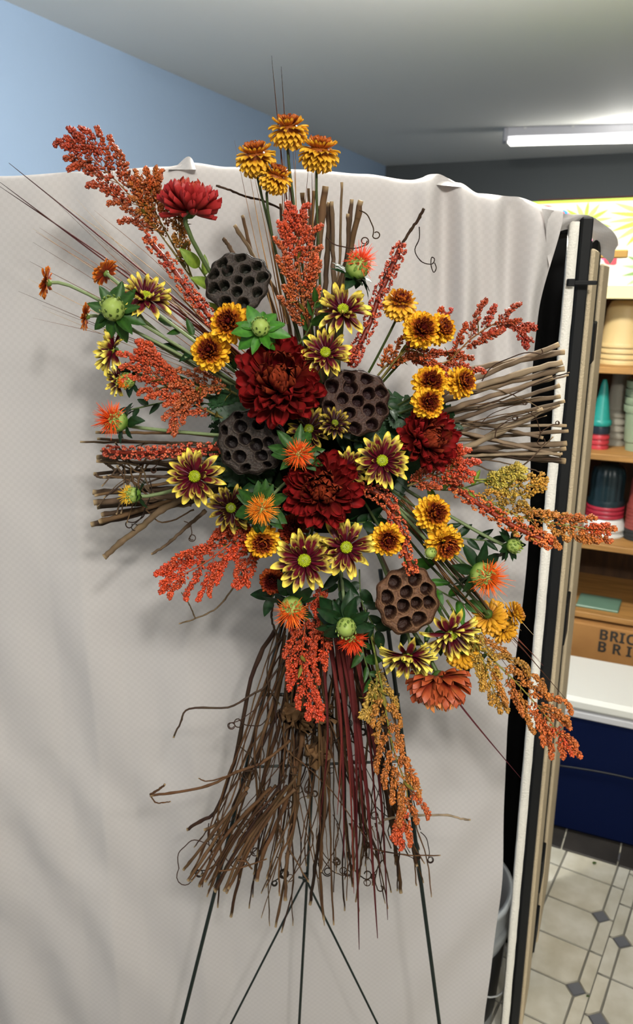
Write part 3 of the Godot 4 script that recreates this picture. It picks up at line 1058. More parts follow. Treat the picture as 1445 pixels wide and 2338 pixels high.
	font.font_names = PackedStringArray(["Droid Sans"])
	font.font_weight = 800
	for q in [["BRIC", 1366, 1456, 0.030, 1.0], ["BRIC", 1362, 1483, 0.030, 1.22]]:
		var tm := TextMesh.new()
		tm.text = q[0] if q[4] < 1.1 else "B R I C"
		tm.font = font
		tm.font_size = 64
		tm.pixel_size = 0.052 / 64.0
		tm.depth = 0.0006
		tm.horizontal_alignment = HORIZONTAL_ALIGNMENT_LEFT
		tm.material = paint("2a2620", 0.8)
		var w := on_shelf(q[1], q[2] - 8, -0.0262)
		part("printed_word", tm, cb, Transform3D(Basis(), cb.transform.affine_inverse() * w))
	# cooler
	var navy := paint("0a1434", 0.75, 0.15)
	var lidm := paint("dcdcd6", 0.5)
	var c0 := Transform3D(Basis(Vector3.UP, deg_to_rad(-24.0)), P(1292, 1620, 2.14))
	var top_y := c0.origin.y
	c0.origin.y = 0.0
	var co := thing("cooler", "large navy cooler with a white lid standing on the floor", "cooler", c0.origin)
	co.basis = c0.basis
	part("body", box_mesh(Vector3(-0.15, 0.006, -0.29), Vector3(0.75, top_y - 0.02, -0.008), navy, 0.015), co)
	part("trim_band", box_mesh(Vector3(-0.155, top_y - 0.024, -0.295), Vector3(0.755, top_y, -0.003), paint("c4c4c8", 0.5), 0.004), co)
	part("lid", box_mesh(Vector3(-0.16, top_y + 0.002, -0.3), Vector3(0.76, top_y + 0.045, 0.0), lidm, 0.012), co)
	b = MB.new()
	var hp := []
	for i in 13: hp.append(Vector3(-0.02 + i * 0.035, top_y - 0.2 + 0.015 * sin(i / 12.0 * PI), 0.0))
	tube(b, hp, 0.003, 5)
	part("handle_cord", b.done(paint("05070c", 0.5)), co)

func bin_with_print(at: Vector3, h0: float):
	var o := thing("storage_bin", "white bin with a bright tropical bird and palm print on the top shelf", "bin", at)
	o.basis = shelf.basis
	var im := Image.create(640, 400, false, Image.FORMAT_RGB8)
	im.fill(Color.html("cdcbc0"))
	var draw := func(x0: float, y0: float, x1: float, y1: float, w: float, col: Color):
		var n := int(maxf(absf(x1 - x0), absf(y1 - y0))) + 1
		for i in n:
			var t := float(i) / n
			var ww := w * sin(PI * clampf(t * 0.9 + 0.08, 0, 1))
			var cx := lerpf(x0, x1, t)
			var cy := lerpf(y0, y1, t)
			im.fill_rect(Rect2i(int(cx - ww / 2), int(cy - ww / 2), maxi(1, int(ww)), maxi(1, int(ww))), col)
	var frond := func(cx: float, cy: float, r: float, a0: float, a1: float, n: int, w: float, col: Color):
		for i in n:
			var an := lerpf(a0, a1, float(i) / (n - 1))
			draw.call(cx, cy, cx + cos(an) * r, cy + sin(an) * r, w, col.lerp(Color.WHITE, 0.25 * (i % 2)))
	im.fill_rect(Rect2i(0, 0, 640, 14), Color.html("a8cc3a"))
	frond.call(75, 88, 62, -2.9, 0.0, 9, 11.0, Color.html("3c4a96"))
	frond.call(292, 105, 92, -2.4, 2.9, 13, 13.0, Color.html("a4cc3c"))
	frond.call(345, 225, 70, -2.9, 1.8, 8, 15.0, Color.html("e85a9a"))
	frond.call(520, 90, 150, 1.0, 3.6, 10, 16.0, Color.html("b4d048"))
	frond.call(560, 320, 130, 2.2, 5.0, 9, 18.0, Color.html("7a9c5c"))
	frond.call(90, 340, 110, -1.5, 1.5, 8, 16.0, Color.html("c0d060"))
	for i in 26:   # two simple birds in loose strokes
		var an := PI + i * PI / 26.0
		draw.call(150 + cos(an) * 40, 66 + sin(an) * 42, 150 + cos(an) * 32, 68 + sin(an) * 34, 11.0, Color.html("e8504a"))
	draw.call(128, 62, 172, 70, 26.0, Color.html("ecd42a"))
	draw.call(180, 48, 236, 76, 26.0, Color.html("2a94d4"))
	draw.call(190, 54, 220, 62, 13.0, Color.html("e8504a"))
	draw.call(232, 64, 250, 104, 17.0, Color.html("e04a94"))
	draw.call(278, 270, 292, 396, 62.0, Color.html("f09a2a"))
	draw.call(304, 250, 322, 390, 20.0, Color.html("2a7cbc"))
	draw.call(380, 240, 400, 300, 40.0, Color.html("c83848"))
	var m := StandardMaterial3D.new()
	m.albedo_texture = ImageTexture.create_from_image(im)
	m.roughness = 0.4
	# front: a rounded panel; sides follow the same outline
	var w := 0.58
	var h: float = on_shelf(1400, 452, 0.14).y - h0
	var x0 := -0.30
	var pts := []
	for c in [[x0 + w - 0.05, 0.03, 0.03, -PI / 2], [x0 + w - 0.05, h - 0.05, 0.05, 0.0], [x0 + 0.05, h - 0.05, 0.05, PI / 2], [x0 + 0.05, 0.03, 0.03, PI]]:
		for i in 6:
			var an: float = c[3] + i / 5.0 * PI / 2
			pts.append(Vector2(c[0] + cos(an) * c[2], c[1] + sin(an) * c[2]))
	var b := MB.new()
	var n := pts.size()
	for lev in [[-0.22, 0.01], [-0.005, 0.002], [0.0, 0.006]]:
		for p in pts:
			var q: Vector2 = p.lerp(Vector2(x0 + w / 2, h / 2), lev[1])
			b.vert(Vector3(q.x, q.y, lev[0]), Color.WHITE, Vector2((q.x - x0) / w, 1.0 - q.y / h))
	for l in 2:
		for i in n:
			var j := (i + 1) % n
			b.quad(l * n + i, l * n + j, (l + 1) * n + j, (l + 1) * n + i)
	var c0 := b.vert(Vector3(x0 + w / 2, h / 2, 0.0), Color.WHITE, Vector2(0.5, 0.5))
	for i in n: b.tri(c0, 2 * n + (i + 1) % n, 2 * n + i)
	part("body", b.done(m), o)
	var tr := thing("tray", "dark red tray standing behind the tropical print bin", "tray", at + shelf.basis * Vector3(0.04, 0, -0.235))
	tr.basis = shelf.basis
	b = MB.new()
	box(b, Vector3(-0.28, 0.0, -0.015), Vector3(0.3, h + 0.025, 0.008), 0.006)
	part("panel", b.done(paint("4a1f1e", 0.5)), tr)

# ---------------------------------------------------------------- the stand under the sheet
func stand():
	var black := paint("0b0b0c", 0.75, 0.25)
	var satin := paint("161718", 0.6, 0.35)
	var tan := paint("cdbb9c", 0.75, 0.3)
	bumps(tan, 0.08, 0.15, 6.0)
	var foam := paint("f2eee4", 0.85, 0.2)
	bumps(foam, 0.04, 0.12, 10.0)
	# a board that carries the sheet
	var bl := P(-60, 1000, 1.345); bl.y = 0
	var brd := thing("display_board", "black display board hidden behind the white sheet", "board", Vector3(-0.25, 0, -1.37))
	part("panel", box_mesh(Vector3(-0.65, 0.02, -0.012), Vector3(0.385, 1.79, 0.012), black), brd)
	for x in [-0.6, 0.30]: part("foot", box_mesh(Vector3(x - 0.03, 0.0, -0.10), Vector3(x + 0.03, 0.02, 0.05), satin), brd)
	# dark fabric wall in the gap
	var gap := thing("dark_panel", "black fabric panel deep in the gap beside the sheet", "panel", Vector3(0.46, 0, -1.70))
	part("fabric", box_mesh(Vector3(-0.42, 0.005, -0.01), Vector3(0.09, 1.795, 0.01), black), gap)
	var top := thing("top_board", "black top board over the gap beside the sheet", "board", Vector3(0.44, 0, -1.5))
	part("plate", box_mesh(Vector3(-0.09, 1.775, -0.21), Vector3(0.026, 1.793, 0.075), black), top)
	# foam strip, post, side panels
	var a := P(1314, 505, 1.39)
	var o := thing("foam_strip", "rough white foam board strip standing beside the black post", "foam board", Vector3(a.x + 0.001, 0, -1.40))
	var b := MB.new()
	var n := 80
	for i in n + 1:
		var y := a.y * i / n
		for q in [[-0.0075, 0.006], [0.0075, 0.006], [0.0075, -0.006], [-0.0075, -0.006]]:
			var j := rnd(-0.0005, 0.0005)
			b.vert(Vector3(q[0] + j, y, q[1]))
	b.grid(0, n + 1, 4, true)
	b.quad(n * 4, n * 4 + 3, n * 4 + 2, n * 4 + 1)
	part("strip", b.done(foam), o)
	var pp := P(1345, 495, 1.41)
	var side := Basis(Vector3.UP, deg_to_rad(-22.0))
	o = thing("folding_screen", "folded screen of tan panels with a black front post", "screen", Vector3(pp.x, 0, -1.42))
	part("post", box_mesh(Vector3(-0.012, 0.0, -0.012), Vector3(0.0085, pp.y, 0.012), satin, 0.003), o)
	for q in [[-0.013, -0.15, 0.0, pp.y - 0.05], [-0.29, -0.54, 0.003, pp.y - 0.07]]:
		b = MB.new()
		box(b, Vector3(q[2], 0.01, q[1]), Vector3(q[2] + 0.009, q[3], q[0]), 0.003, Color.WHITE, Transform3D(side, Vector3(0.009, 0, 0)))
		part("panel", b.done(tan), o)
	b = MB.new()
	box(b, Vector3(-0.008, 0.0, -0.289), Vector3(0.004, pp.y - 0.03, -0.151), 0.002, Color.WHITE, Transform3D(side, Vector3(0.009, 0, 0)))
	part("frame", b.done(black), o)
	for h in [[1.62, 1.54], [1.03, 0.93], [0.36, 0.27], [0.17, 0.09]]:
		b = MB.new()
		box(b, Vector3(0.0045, h[1], -0.25), Vector3(0.012, h[0], -0.17), 0.002, Color.WHITE, Transform3D(side, Vector3(0.009, 0, 0)))
		part("hinge", b.done(satin), o)
	# cable tie
	var ty := P(1330, 645, 1.385)
	o = thing("cable_tie", "black cable tie strapped round the foam strip and the post", "cable tie", Vector3(ty.x, ty.y, ty.z))
	part("strap", box_mesh(Vector3(-0.026, -0.004, -0.004), Vector3(0.024, 0.003, 0.0015), satin, 0.001), o)
	part("head", box_mesh(Vector3(-0.026, -0.006, -0.004), Vector3(-0.014, 0.006, 0.005), satin, 0.001), o)
	# wooden lath poking out at the top right
	var w := P(1415, 580, 1.95)
	o = thing("wooden_lath", "short end of a wooden lath poking out behind the sheet corner", "lath", w)
	part("bar", box_mesh(Vector3(-0.09, -0.009, -0.02), Vector3(0.012, 0.009, 0.02), paint("b08a48", 0.6)), o)
	# bucket
	var bc := Vector3(0.302, 0, -1.515)
	o = thing("bucket", "grey plastic bucket with a black label half hidden behind the sheet", "bucket", bc)
	var plastic := paint("8e9294", 0.45)
	b = MB.new()
	lathe(b, [[0.0, 0.004], [0.122, 0.004], [0.125, 0.0], [0.128, 0.03], [0.142, 0.27], [0.15, 0.272], [0.152, 0.30], [0.143, 0.302], [0.146, 0.355], [0.152, 0.357], [0.152, 0.37], [0.140, 0.37], [0.137, 0.3], [0.12, 0.02], [0, 0.02]], 56)
	part("shell", b.done(plastic), o)
	b = MB.new()
	lathe(b, [[0.1305, 0.05], [0.1425, 0.25]], 56)
	part("label", b.done(paint("17181a", 0.4)), o)
	for i in 7:
		b = MB.new()
		var y := 0.23 - i * 0.012
		var r0 := 0.1305 + (y - 0.05) * 0.06 + 0.0006
		var pts := []
		for q in 14: pts.append(Vector3(cos(-0.2 + q * 0.05 - i * 0.02) * r0, y, sin(-0.2 + q * 0.05 - i * 0.02) * r0))
		tube(b, pts, 0.0012, 4)
		part("print_line", b.done(paint("8a8a88", 0.5)), o)
	b = MB.new()
	var hp := []
	for i in 24:
		var an := -1.2 + i / 23.0 * PI
		hp.append(Vector3(cos(an) * 0.156, 0.30 - 0.17 * sin(i / 23.0 * PI), sin(an) * 0.156))
	tube(b, hp, 0.0022, 6)
	part("handle", b.done(paint("b4b6b8", 0.3)), o)
	o = thing("red_rag", "red cloth hanging inside the bucket", "cloth", bc + Vector3(0.045, 0.24, 0.0))
	b = MB.new()
	for i in 12:
		for k in 7:
			b.vert(Vector3(0.015 * sin(k * 1.4 + i * 0.3) + 0.006 * i / 11.0, 0.2 - i * 0.018, -0.04 + k * 0.012))
	b.grid(0, 12, 7)
	part("fold", b.done(paint("a01018", 0.7)), o)

# ---------------------------------------------------------------- the white sheet
func sheet():
	var im := Image.create(128, 128, false, Image.FORMAT_RGB8)
	for y in 128:
		for x in 128:
			var c := 1.0 if (x / 16 + y / 16) % 2 else 0.982
			c -= 0.012 * float((x + y) % 2)
			im.set_pixel(x, y, Color(c, c, c))
	var m := StandardMaterial3D.new()
	m.albedo_color = Color.html("c4bfbd")
	m.albedo_texture = ImageTexture.create_from_image(im)
	m.uv1_scale = Vector3(20, 20, 1)
	m.roughness = 0.85
	m.metallic_specular = 0.25
	m.rim_enabled = true
	m.rim = 0.15
	m.backlight_enabled = true
	m.backlight = Color(0.25, 0.25, 0.25)
	var xl := -0.86
	var xr := P(1252, 640, 1.3).x
	var nx := 300
	var ny := 230
	var tops := V([-200, 412, 0, 403, 200, 392, 380, 381, 436, 372, 520, 382, 700, 388, 830, 398, 940, 412, 1000, 398, 1050, 418, 1100, 443, 1180, 450, 1240, 474, 1300, 482])
	var x1 := P(211, 1600, 1.27).x
	var x2 := P(431, 1600, 1.27).x
	var nz := FastNoiseLite.new()
	nz.seed = 5
	nz.frequency = 1.6
	var base := func(x: float) -> float: return lerpf(1.262, 1.315, (x - xl) / (xr - xl))
	var top_at := func(x: float) -> float:
		var d: float = base.call(x)
		var px := x / S(0, 410, d) + 722.5
		for i in tops.size() - 1:
			if px <= tops[i + 1].x or i == tops.size() - 2:
				var t := clampf((px - tops[i].x) / (tops[i + 1].x - tops[i].x), 0, 1)
				return P(px, lerpf(tops[i].y, tops[i + 1].y, smoothstep(0, 1, t)), d).y
		return 1.8
	var fold := func(x: float, y: float) -> float:
		var z := 0.0
		z += 0.011 * (1.0 - clampf(absf(x - x1) / 0.06, 0, 1)) * smoothstep(1.6, 1.2, y)
		z += 0.007 * (1.0 - clampf(absf(x - x2) / 0.06, 0, 1)) * smoothstep(1.5, 1.1, y)
		z += 0.004 * nz.get_noise_2d(x * 2.0, y * 0.7)
		# slanting pulls at the lower left
		var lowl := smoothstep(-0.05, -0.5, x) * smoothstep(1.5, 0.9, y)
		z += 0.004 * lowl * sin((x * 1.0 + y * 0.42) * 46.0 + 2.0 * nz.get_noise_2d(x, y))
		z += 0.005 * lowl * sin((x * 1.0 + y * 0.42) * 17.0)
		z += 0.014 * smoothstep(-0.45, -0.75, x) * sin(x * 40.0 + y * 3.0)
		# diagonal at the lower right
		z += 0.004 * smoothstep(0.05, 0.3, x) * smoothstep(1.1, 0.7, y) * sin((x - y * 0.6) * 40.0)
		# gathers under the right hand corner
		var g := smoothstep(0.06, 0.24, x) * smoothstep(0.95, 1.6, y)
		z += g * (0.012 * sin(x * 62.0 + 1.6 * sin(y * 6.0)) + 0.010 * sin(x * 118.0 + y * 7.0))
		var lf := smoothstep(0.10, -0.05, absf(x + 0.32) - 0.05) * smoothstep(1.55, 1.8, y)
		z += lf * 0.006 * sin(x * 70.0)
		return z
	var b := MB.new()
	var roll := 14
	for j in roll + ny + 1:
		for i in nx + 1:
			var x := lerpf(xl, xr, float(i) / nx)
			var ty: float = top_at.call(x)
			var d: float = base.call(x)
			var p: Vector3
			if j < roll:     # over the rail: from the back up to the top edge
				var t := float(j) / roll
				if t < 0.5: p = Vector3(x, ty - 0.10 * (1.0 - t * 2.0) - 0.004, -d - 0.105)
				else:
					var an := (t - 0.5) * 2.0
					p = Vector3(x, ty - 0.022 + 0.022 * sin(an * PI / 2.0 + 0.3) + 0.004 * sin(x * 30.0) * (1.0 - an), -d - 0.105 + 0.10 * an)
			else:
				var t := float(j - roll) / ny
				var y := ty * (1.0 - t)
				var edge := exp(-t * ty / 0.012)
				p = Vector3(x, y + 0.002, -d + fold.call(x, y) * (1.0 - edge) - 0.012 * edge)
				var flare := smoothstep(0.30, xr, x)
				p.x += flare * 0.018 * smoothstep(ty - 0.16, ty, y) - flare * 0.006 * sin(y * 9.0)
			b.vert(p, Color.WHITE, Vector2(x, p.y))
	b.grid(0, roll + ny + 1, nx + 1)
	var o := part("white_sheet", b.done(m), self)
	tag(o, "white checked damask sheet hung over a stand behind the flower cross", "sheet")
	# the corner that falls over the right end
	b = MB.new()
	var ca := spline([P(1236, 476, 1.30), P(1290, 487, 1.36), P(1345, 494, 1.45), P(1392, 520, 1.62), P(1412, 560, 1.8)], 24)
	var cb := spline([P(1256, 610, 1.305), P(1266, 536, 1.37), P(1338, 524, 1.47), P(1364, 572, 1.62), P(1392, 604, 1.84)], 24)
	for i in 24:
		for k in 9:
			var t := k / 8.0
			b.vert(ca[i].lerp(cb[i], t) + Vector3(0, 0, 0.008) * sin(t * 6.0 + i * 0.7), Color.WHITE, Vector2(i * 0.01, t * 0.1))
	b.grid(0, 24, 9)
	part("corner_drape", b.done(m), o)
	# upturned tuck along the top edge
	b = MB.new()
	for i in 16:
		for k in 6:
			var t := i / 15.0
			var s := k / 5.0
			var hh := 30.0 * pow(sin(PI * pow(t, 2.2)), 0.8)
			b.vert(P(385 + t * 62, 385 - hh * s + 2.0, 1.285 + 0.02 * s + 0.008 * sin(t * 5.0)), Color.WHITE, Vector2(t * 0.05, s * 0.03))
	b.grid(0, 16, 6)
	part("tuck", b.done(m), o)
	b = MB.new()
	for i in 16:
		for k in 6:
			var t := i / 15.0
			var s := k / 5.0
			var hh := 24.0 * sin(PI * pow(t, 0.7))
			b.vert(P(955 + t * 105, 414 + 10.0 * t - hh * s + 4.0, 1.31 + 0.03 * s + 0.01 * sin(t * 7.0)), Color.WHITE, Vector2(t * 0.07, s * 0.03))
	b.grid(0, 16, 6)
	part("tuck", b.done(m), o)

# ---------------------------------------------------------------- easel
func easel():
	var o := thing("wire_easel", "dark green metal wire easel carrying the flower cross", "easel", Vector3(0, 0, -1.0))
	var rod := func(called, x0, y0, d0, x1, y1, d1, r, to_floor):
		var a := P(x0, y0, d0)
		var b2 := P(x1, y1, d1)
		if to_floor: b2 = a + (b2 - a) * (a.y / (a.y - b2.y))
		var b := MB.new()
		tube(b, spline([a - o.position, a.lerp(b2, 0.5) - o.position, b2 - o.position], 12), r, 8)
		part(called, b.done(M.easel), o)
	rod.call("front_leg", 655, 1380, 1.115, 415, 2338, 1.075, 0.0034, true)
	rod.call("front_leg", 868, 1300, 1.115, 1003, 2338, 1.075, 0.0034, true)
	rod.call("back_leg", 735, 1380, 1.12, 683, 2338, 1.16, 0.0026, true)
	rod.call("brace", 697, 2005, 1.14, 527, 2338, 1.11, 0.0019, true)
	rod.call("brace", 697, 2005, 1.14, 862, 2338, 1.11, 0.0019, true)
	rod.call("crossbar", 597, 1586, 1.107, 912, 1586, 1.107, 0.0028, false)
	rod.call("crossbar", 562, 1752, 1.10, 928, 1737, 1.10, 0.0022, false)
	var j := P(697, 2003, 1.14)
	var b := MB.new()
	lathe(b, [[0.0, -0.008], [0.0055, -0.006], [0.0055, 0.006], [0.0, 0.008]], 10, Color.WHITE, Transform3D(Basis(), j - o.position))
	tube(b, [j - o.position + Vector3(-0.012, 0.004, 0.004), j - o.position + Vector3(0.006, 0.002, 0.008)], 0.002, 6)
	part("joint", b.done(M.easel), o)

# ---------------------------------------------------------------- the grapevine cross
func vines():
	rng.seed = 11
	var o := thing("grapevine_cross", "cross of bundled brown grapevine sticks with curling tendrils", "wreath", P(752, 1010, 1.1))
	var bk := [C("574636"), C("4a3a2c"), C("66543f"), C("3d2f24"), C("5c4630")]
	var bk2 := [C("4a3322"), C("3c2819"), C("573d28"), C("5e4630"), C("33231a")]
	var light := [C("786653"), C("6b5a48"), C("85745e"), C("5c4d3e")]
	# right arm: [y at the hub side, tip x, tip y, radius]
	for q in [[900, 1276, 786, 7.5], [885, 1289, 804, 8], [925, 1284, 826, 8.5], [912, 1289, 842, 8], [960, 1262, 862, 7], [985, 1278, 880, 6], [948, 1298, 856, 3], [955, 1279, 905, 6.5], [1000, 1290, 916, 5], [1040, 1276, 922, 8], [1060, 1240, 935, 8], [975, 1293, 972, 4.5], [1000, 1297, 984, 5.5], [955, 1270, 1035, 6], [1025, 1294, 1012, 8], [1045, 1292, 1024, 6.5], [985, 1280, 1040, 5], [1020, 1291, 1053, 9], [1060, 1284, 1036, 4], [930, 1240, 1000, 5]]:
		var y0: float = q[0]
		var bow := rnd(-14, 14)
		twig(o, [Vector2(940, lerpf(y0, 980, 0.5)), Vector2(1040, lerpf(y0, q[2], 0.22) + bow), Vector2(1150, lerpf(y0, q[2], 0.6) + bow * 0.6), Vector2(q[1], q[2])], q[3], 1.10 + rnd(-0.012, 0.012), 1.07 + rnd(-0.03, 0.03), light[rng.randi() % 4], "twig", 0.85)
	# left arm
	for q in [[1000, 218, 987, 4], [1008, 183, 1009, 3], [1015, 222, 1002, 4], [1040, 222, 1045, 8], [1060, 220, 1052, 3], [1060, 214, 1082, 5], [1090, 212, 1124, 8], [1075, 216, 1132, 4], [1100, 214, 1148, 8.5], [1120, 222, 1158, 6], [1110, 232, 1176, 7], [1105, 208, 1198, 8], [1090, 226, 1192, 7], [1062, 240, 1058, 5], [1085, 235, 1090, 4]]:
		var y0: float = q[0]
		var bow := rnd(-9, 9)
		twig(o, [Vector2(580, lerpf(y0, 1030, 0.4)), Vector2(450, lerpf(y0, q[2], 0.35) + bow), Vector2(330, lerpf(y0, q[2], 0.7) + bow * 0.6), Vector2(q[1], q[2])], q[3], 1.10 + rnd(-0.012, 0.012), 1.08 + rnd(-0.03, 0.03), bk[rng.randi() % 5], "twig", 0.9)
	twig(o, V([430, 1130, 370, 1165, 320, 1205, 275, 1240, 238, 1272]), 9, 1.08, 1.05, bk[2], "twig", 0.8)
	twig(o, V([470, 1165, 430, 1200, 385, 1240, 345, 1265]), 5.5, 1.09, 1.06, bk[0], "twig", 0.55)
	twig(o, V([275, 1075, 262, 1072, 245, 1060, 230, 1050]), 4, 1.075, 1.07, bk[1], "twig", 0.7)
	twig(o, V([285, 1072, 262, 1085, 232, 1090, 214, 1083]), 4, 1.075, 1.07, bk[1], "twig", 0.7)
	twig(o, V([262, 1045, 280, 1065, 288, 1080]), 3, 1.075, 1.07, bk[3], "twig", 0.7)
	for i in 14:   # thin forking runners among the left sticks
		var y0 := rnd(1000, 1170)
		var x1 := rnd(215, 300)
		twig(o, [Vector2(rnd(380, 480), y0), Vector2(rnd(330, 370), y0 + rnd(-30, 30)), Vector2(rnd(280, 320), lerpf(y0, 1090, 0.4) + rnd(-35, 45)), Vector2(x1, lerpf(y0, 1090, 0.5) + rnd(-60, 70))], rnd(1.4, 3.6), 1.09, 1.06, bk[rng.randi() % 5], "twig", 0.7, 2.0)
	for i in 8:   # and on the right
		var y0 := rnd(900, 1050)
		twig(o, [Vector2(rnd(1030, 1080), y0), Vector2(1150 + rnd(-20, 20), y0 + rnd(-35, 35)), Vector2(rnd(1210, 1270), y0 + rnd(-60, 60))], rnd(1.3, 2.6), 1.08, 1.05, bk[rng.randi() % 5], "twig", 0.7, 2.0)
	# top arm
	for q in [[610, 553, 492, 5], [640, 535, 514, 5.5], [700, 743, 425, 9], [740, 752, 462, 7], [765, 757, 460, 5.5], [770, 780, 416, 3.5], [775, 803, 455, 5.5], [760, 824, 458, 8], [790, 794, 488, 4.5], [720, 704, 430, 4], [660, 640, 465, 4], [700, 716, 436, 5], [780, 742, 462, 4], [690, 727, 470, 6], [730, 690, 440, 6]]:
		twig(o, [Vector2(lerpf(q[0], 735, 0.35), 880), Vector2(lerpf(q[0], 735, 0.15), 720), Vector2(lerpf(q[0], q[1], 0.55), 590), Vector2(q[1], q[2])], q[3], 1.10 + rnd(-0.012, 0.012), 1.085 + rnd(-0.02, 0.02), bk[rng.randi() % 5], "twig", 0.85)
	twig(o, V([493, 424, 520, 432, 560, 448, 600, 458, 645, 478]), 2.8, 1.08, 1.09, bk[3], "twig", 1.0)
	twig(o, V([968, 476, 955, 500, 935, 530, 905, 580, 870, 650]), 4.0, 1.06, 1.09, bk[3], "twig", 0.9)
	twig(o, V([510, 545, 522, 560, 545, 600]), 5, 1.09, 1.1, bk[0], "twig", 1.1)
	# bottom sheaf
	for i in 56:
		var t := (i + rnd(-0.8, 0.8)) / 55.0
		var x1 := lerpf(412, 985, clampf(t + rnd(-0.03, 0.03), 0, 1))
		var y1: float = lerpf(1985, 2085, smoothstep(0, 0.35, t)) - 75.0 * smoothstep(0.6, 1.0, t) + rnd(-110, 45)
		var x0 := lerpf(640, 830, clampf(t + rnd(-0.25, 0.25), 0, 1)) + rnd(-20, 20)
		var r := rnd(1.5, 3.4) if i % 4 else rnd(4.2, 6.8)
		var j := 26.0 if r < 4.0 else 14.0
		var col: Color = bk2[rng.randi() % 5] * rnd(0.6, 1.15)
		twig(o, [Vector2(x0, 1400 + rnd(-40, 60)), Vector2(lerpf(x0, x1, 0.2) + rnd(-j, j), 1540 + rnd(-30, 30)), Vector2(lerpf(x0, x1, 0.42) + rnd(-j, j), 1690 + rnd(-30, 30)), Vector2(lerpf(x0, x1, 0.68) + rnd(-j, j), 1850 + rnd(-30, 30)), Vector2(lerpf(x0, x1, 0.86) + rnd(-j, j) * 0.6, lerpf(1850, y1, 0.55)), Vector2(x1, y1)], r, 1.085 + rnd(-0.02, 0.02), 1.06 + rnd(-0.045, 0.045), col, "twig", 0.75, 1.5)
		if i % 3 == 0:   # a side spur
			var sx := lerpf(x0, x1, 0.75)
			twig(o, [Vector2(sx, 1880), Vector2(sx + rnd(-22, 22), 1930), Vector2(sx + rnd(-60, 60), 1990 + rnd(-20, 50))], rnd(1.4, 2.6), 1.065, 1.05, col, "twig", 0.8, 1.5)
	for i in 22:   # thin crossing runners
		var x0 := rnd(600, 880)
		var x1 := x0 + rnd(-190, 190)
		twig(o, [Vector2(x0, rnd(1500, 1720)), Vector2(lerpf(x0, x1, 0.5) + rnd(-20, 20), rnd(1740, 1840)), Vector2(clampf(x1, 455, 960), rnd(1880, 2040))], rnd(1.2, 2.2), 1.08 + rnd(-0.03, 0.02), 1.05 + rnd(-0.03, 0.03), bk2[rng.randi() % 5], "twig", 0.7, 2.5, false)
	for i in 12:   # torn stubby ends at the lower left
		var x1 := 425 + i * 9.0 + rnd(-8, 8)
		twig(o, [Vector2(x1 + rnd(120, 170), 1800 + rnd(-40, 20)), Vector2(x1 + 60, 1915 + rnd(-14, 14)), Vector2(x1, 2000 + i * 3.0 + rnd(-20, 20))], rnd(2.4, 5.0), 1.045 + rnd(-0.01, 0.01), 1.03, bk2[rng.randi() % 5] * rnd(0.7, 1.1), "twig", 0.85, 0.8)
	for i in 16:   # straight sticks in the heart of the sheaf
		var x0 := 650 + i * 13.0
		var x1 := x0 + (x0 - 740) * rnd(0.5, 1.4) + rnd(-20, 20)
		twig(o, [Vector2(x0, 1440), Vector2(lerpf(x0, x1, 0.5) + rnd(-8, 8), 1640), Vector2(x1, 1840 + rnd(-60, 120))], rnd(3.0, 5.4), 1.09, 1.075, bk2[rng.randi() % 5] * rnd(0.6, 1.0), "twig", 0.7, 0.8)
	# long strays
	twig(o, V([650, 1505, 605, 1567, 576, 1585, 520, 1615, 432, 1618, 412, 1650, 396, 1684]), 3.0, 1.07, 1.03, bk[3], "twig", 0.8)
	twig(o, V([662, 1690, 600, 1740, 540, 1762, 484, 1790, 410, 1808, 343, 1816]), 4.0, 1.06, 1.02, bk2[2], "twig", 0.8)
	twig(o, V([343, 1814, 362, 1803, 377, 1791]), 3.2, 1.02, 1.02, bk2[0], "twig", 0.8)
	twig(o, V([343, 1816, 358, 1833, 390, 1830]), 2.0, 1.02, 1.02, bk2[2], "twig", 0.8)
	twig(o, V([540, 1764, 480, 1783, 453, 1777]), 2.0, 1.04, 1.02, bk2[2], "twig", 0.7)
	twig(o, V([865, 1880, 890, 1868, 950, 1862, 1015, 1861, 1055, 1870, 1074, 1872]), 3.2, 1.05, 1.02, light[2], "twig", 0.75)
	twig(o, V([840, 1935, 880, 1945, 940, 1953, 1006, 1953]), 2.2, 1.05, 1.03, bk2[2], "twig", 0.7)
	twig(o, V([560, 1295, 530, 1345, 495, 1388, 447, 1412, 408, 1424]), 2.6, 1.07, 1.04, bk[2], "twig", 0.7)
	twig(o, V([446, 1412, 432, 1380, 414, 1352]), 1.8, 1.045, 1.03, bk[2], "twig", 0.8)
	twig(o, V([624, 1375, 620, 1410, 628, 1440, 640, 1460]), 3.0, 1.06, 1.06, bk[3], "twig", 0.9)
	twig(o, V([645, 1455, 615, 1500, 612, 1560, 640, 1610]), 2.2, 1.055, 1.06, bk[3], "twig", 0.9)
	twig(o, V([500, 1990, 560, 1978, 610, 1960]), 2.6, 1.03, 1.04, bk2[2], "twig", 0.7)
	twig(o, V([540, 1965, 562, 1968, 575, 1985]), 2.8, 1.03, 1.03, bk2[2], "twig", 0.8)
	twig(o, V([1035, 1035, 1110, 1030, 1180, 1046, 1290, 1048]), 3, 1.09, 1.06, bk[3], "twig", 0.8)
	twig(o, V([1090, 930, 1160, 905, 1235, 870, 1300, 850]), 2.2, 1.06, 1.04, bk[3], "twig", 0.7)
	# tendrils
	var tc := C("241c17")
	var wire := V([957, 518, 957, 545, 947, 572, 962, 597, 985, 603, 992, 592, 985, 588, 984, 606, 990, 622, 996, 612, 992, 600])
	twig(o, wire, 1.4, 1.05, 1.04, tc, "tendril", 0.9, 0.0, false)
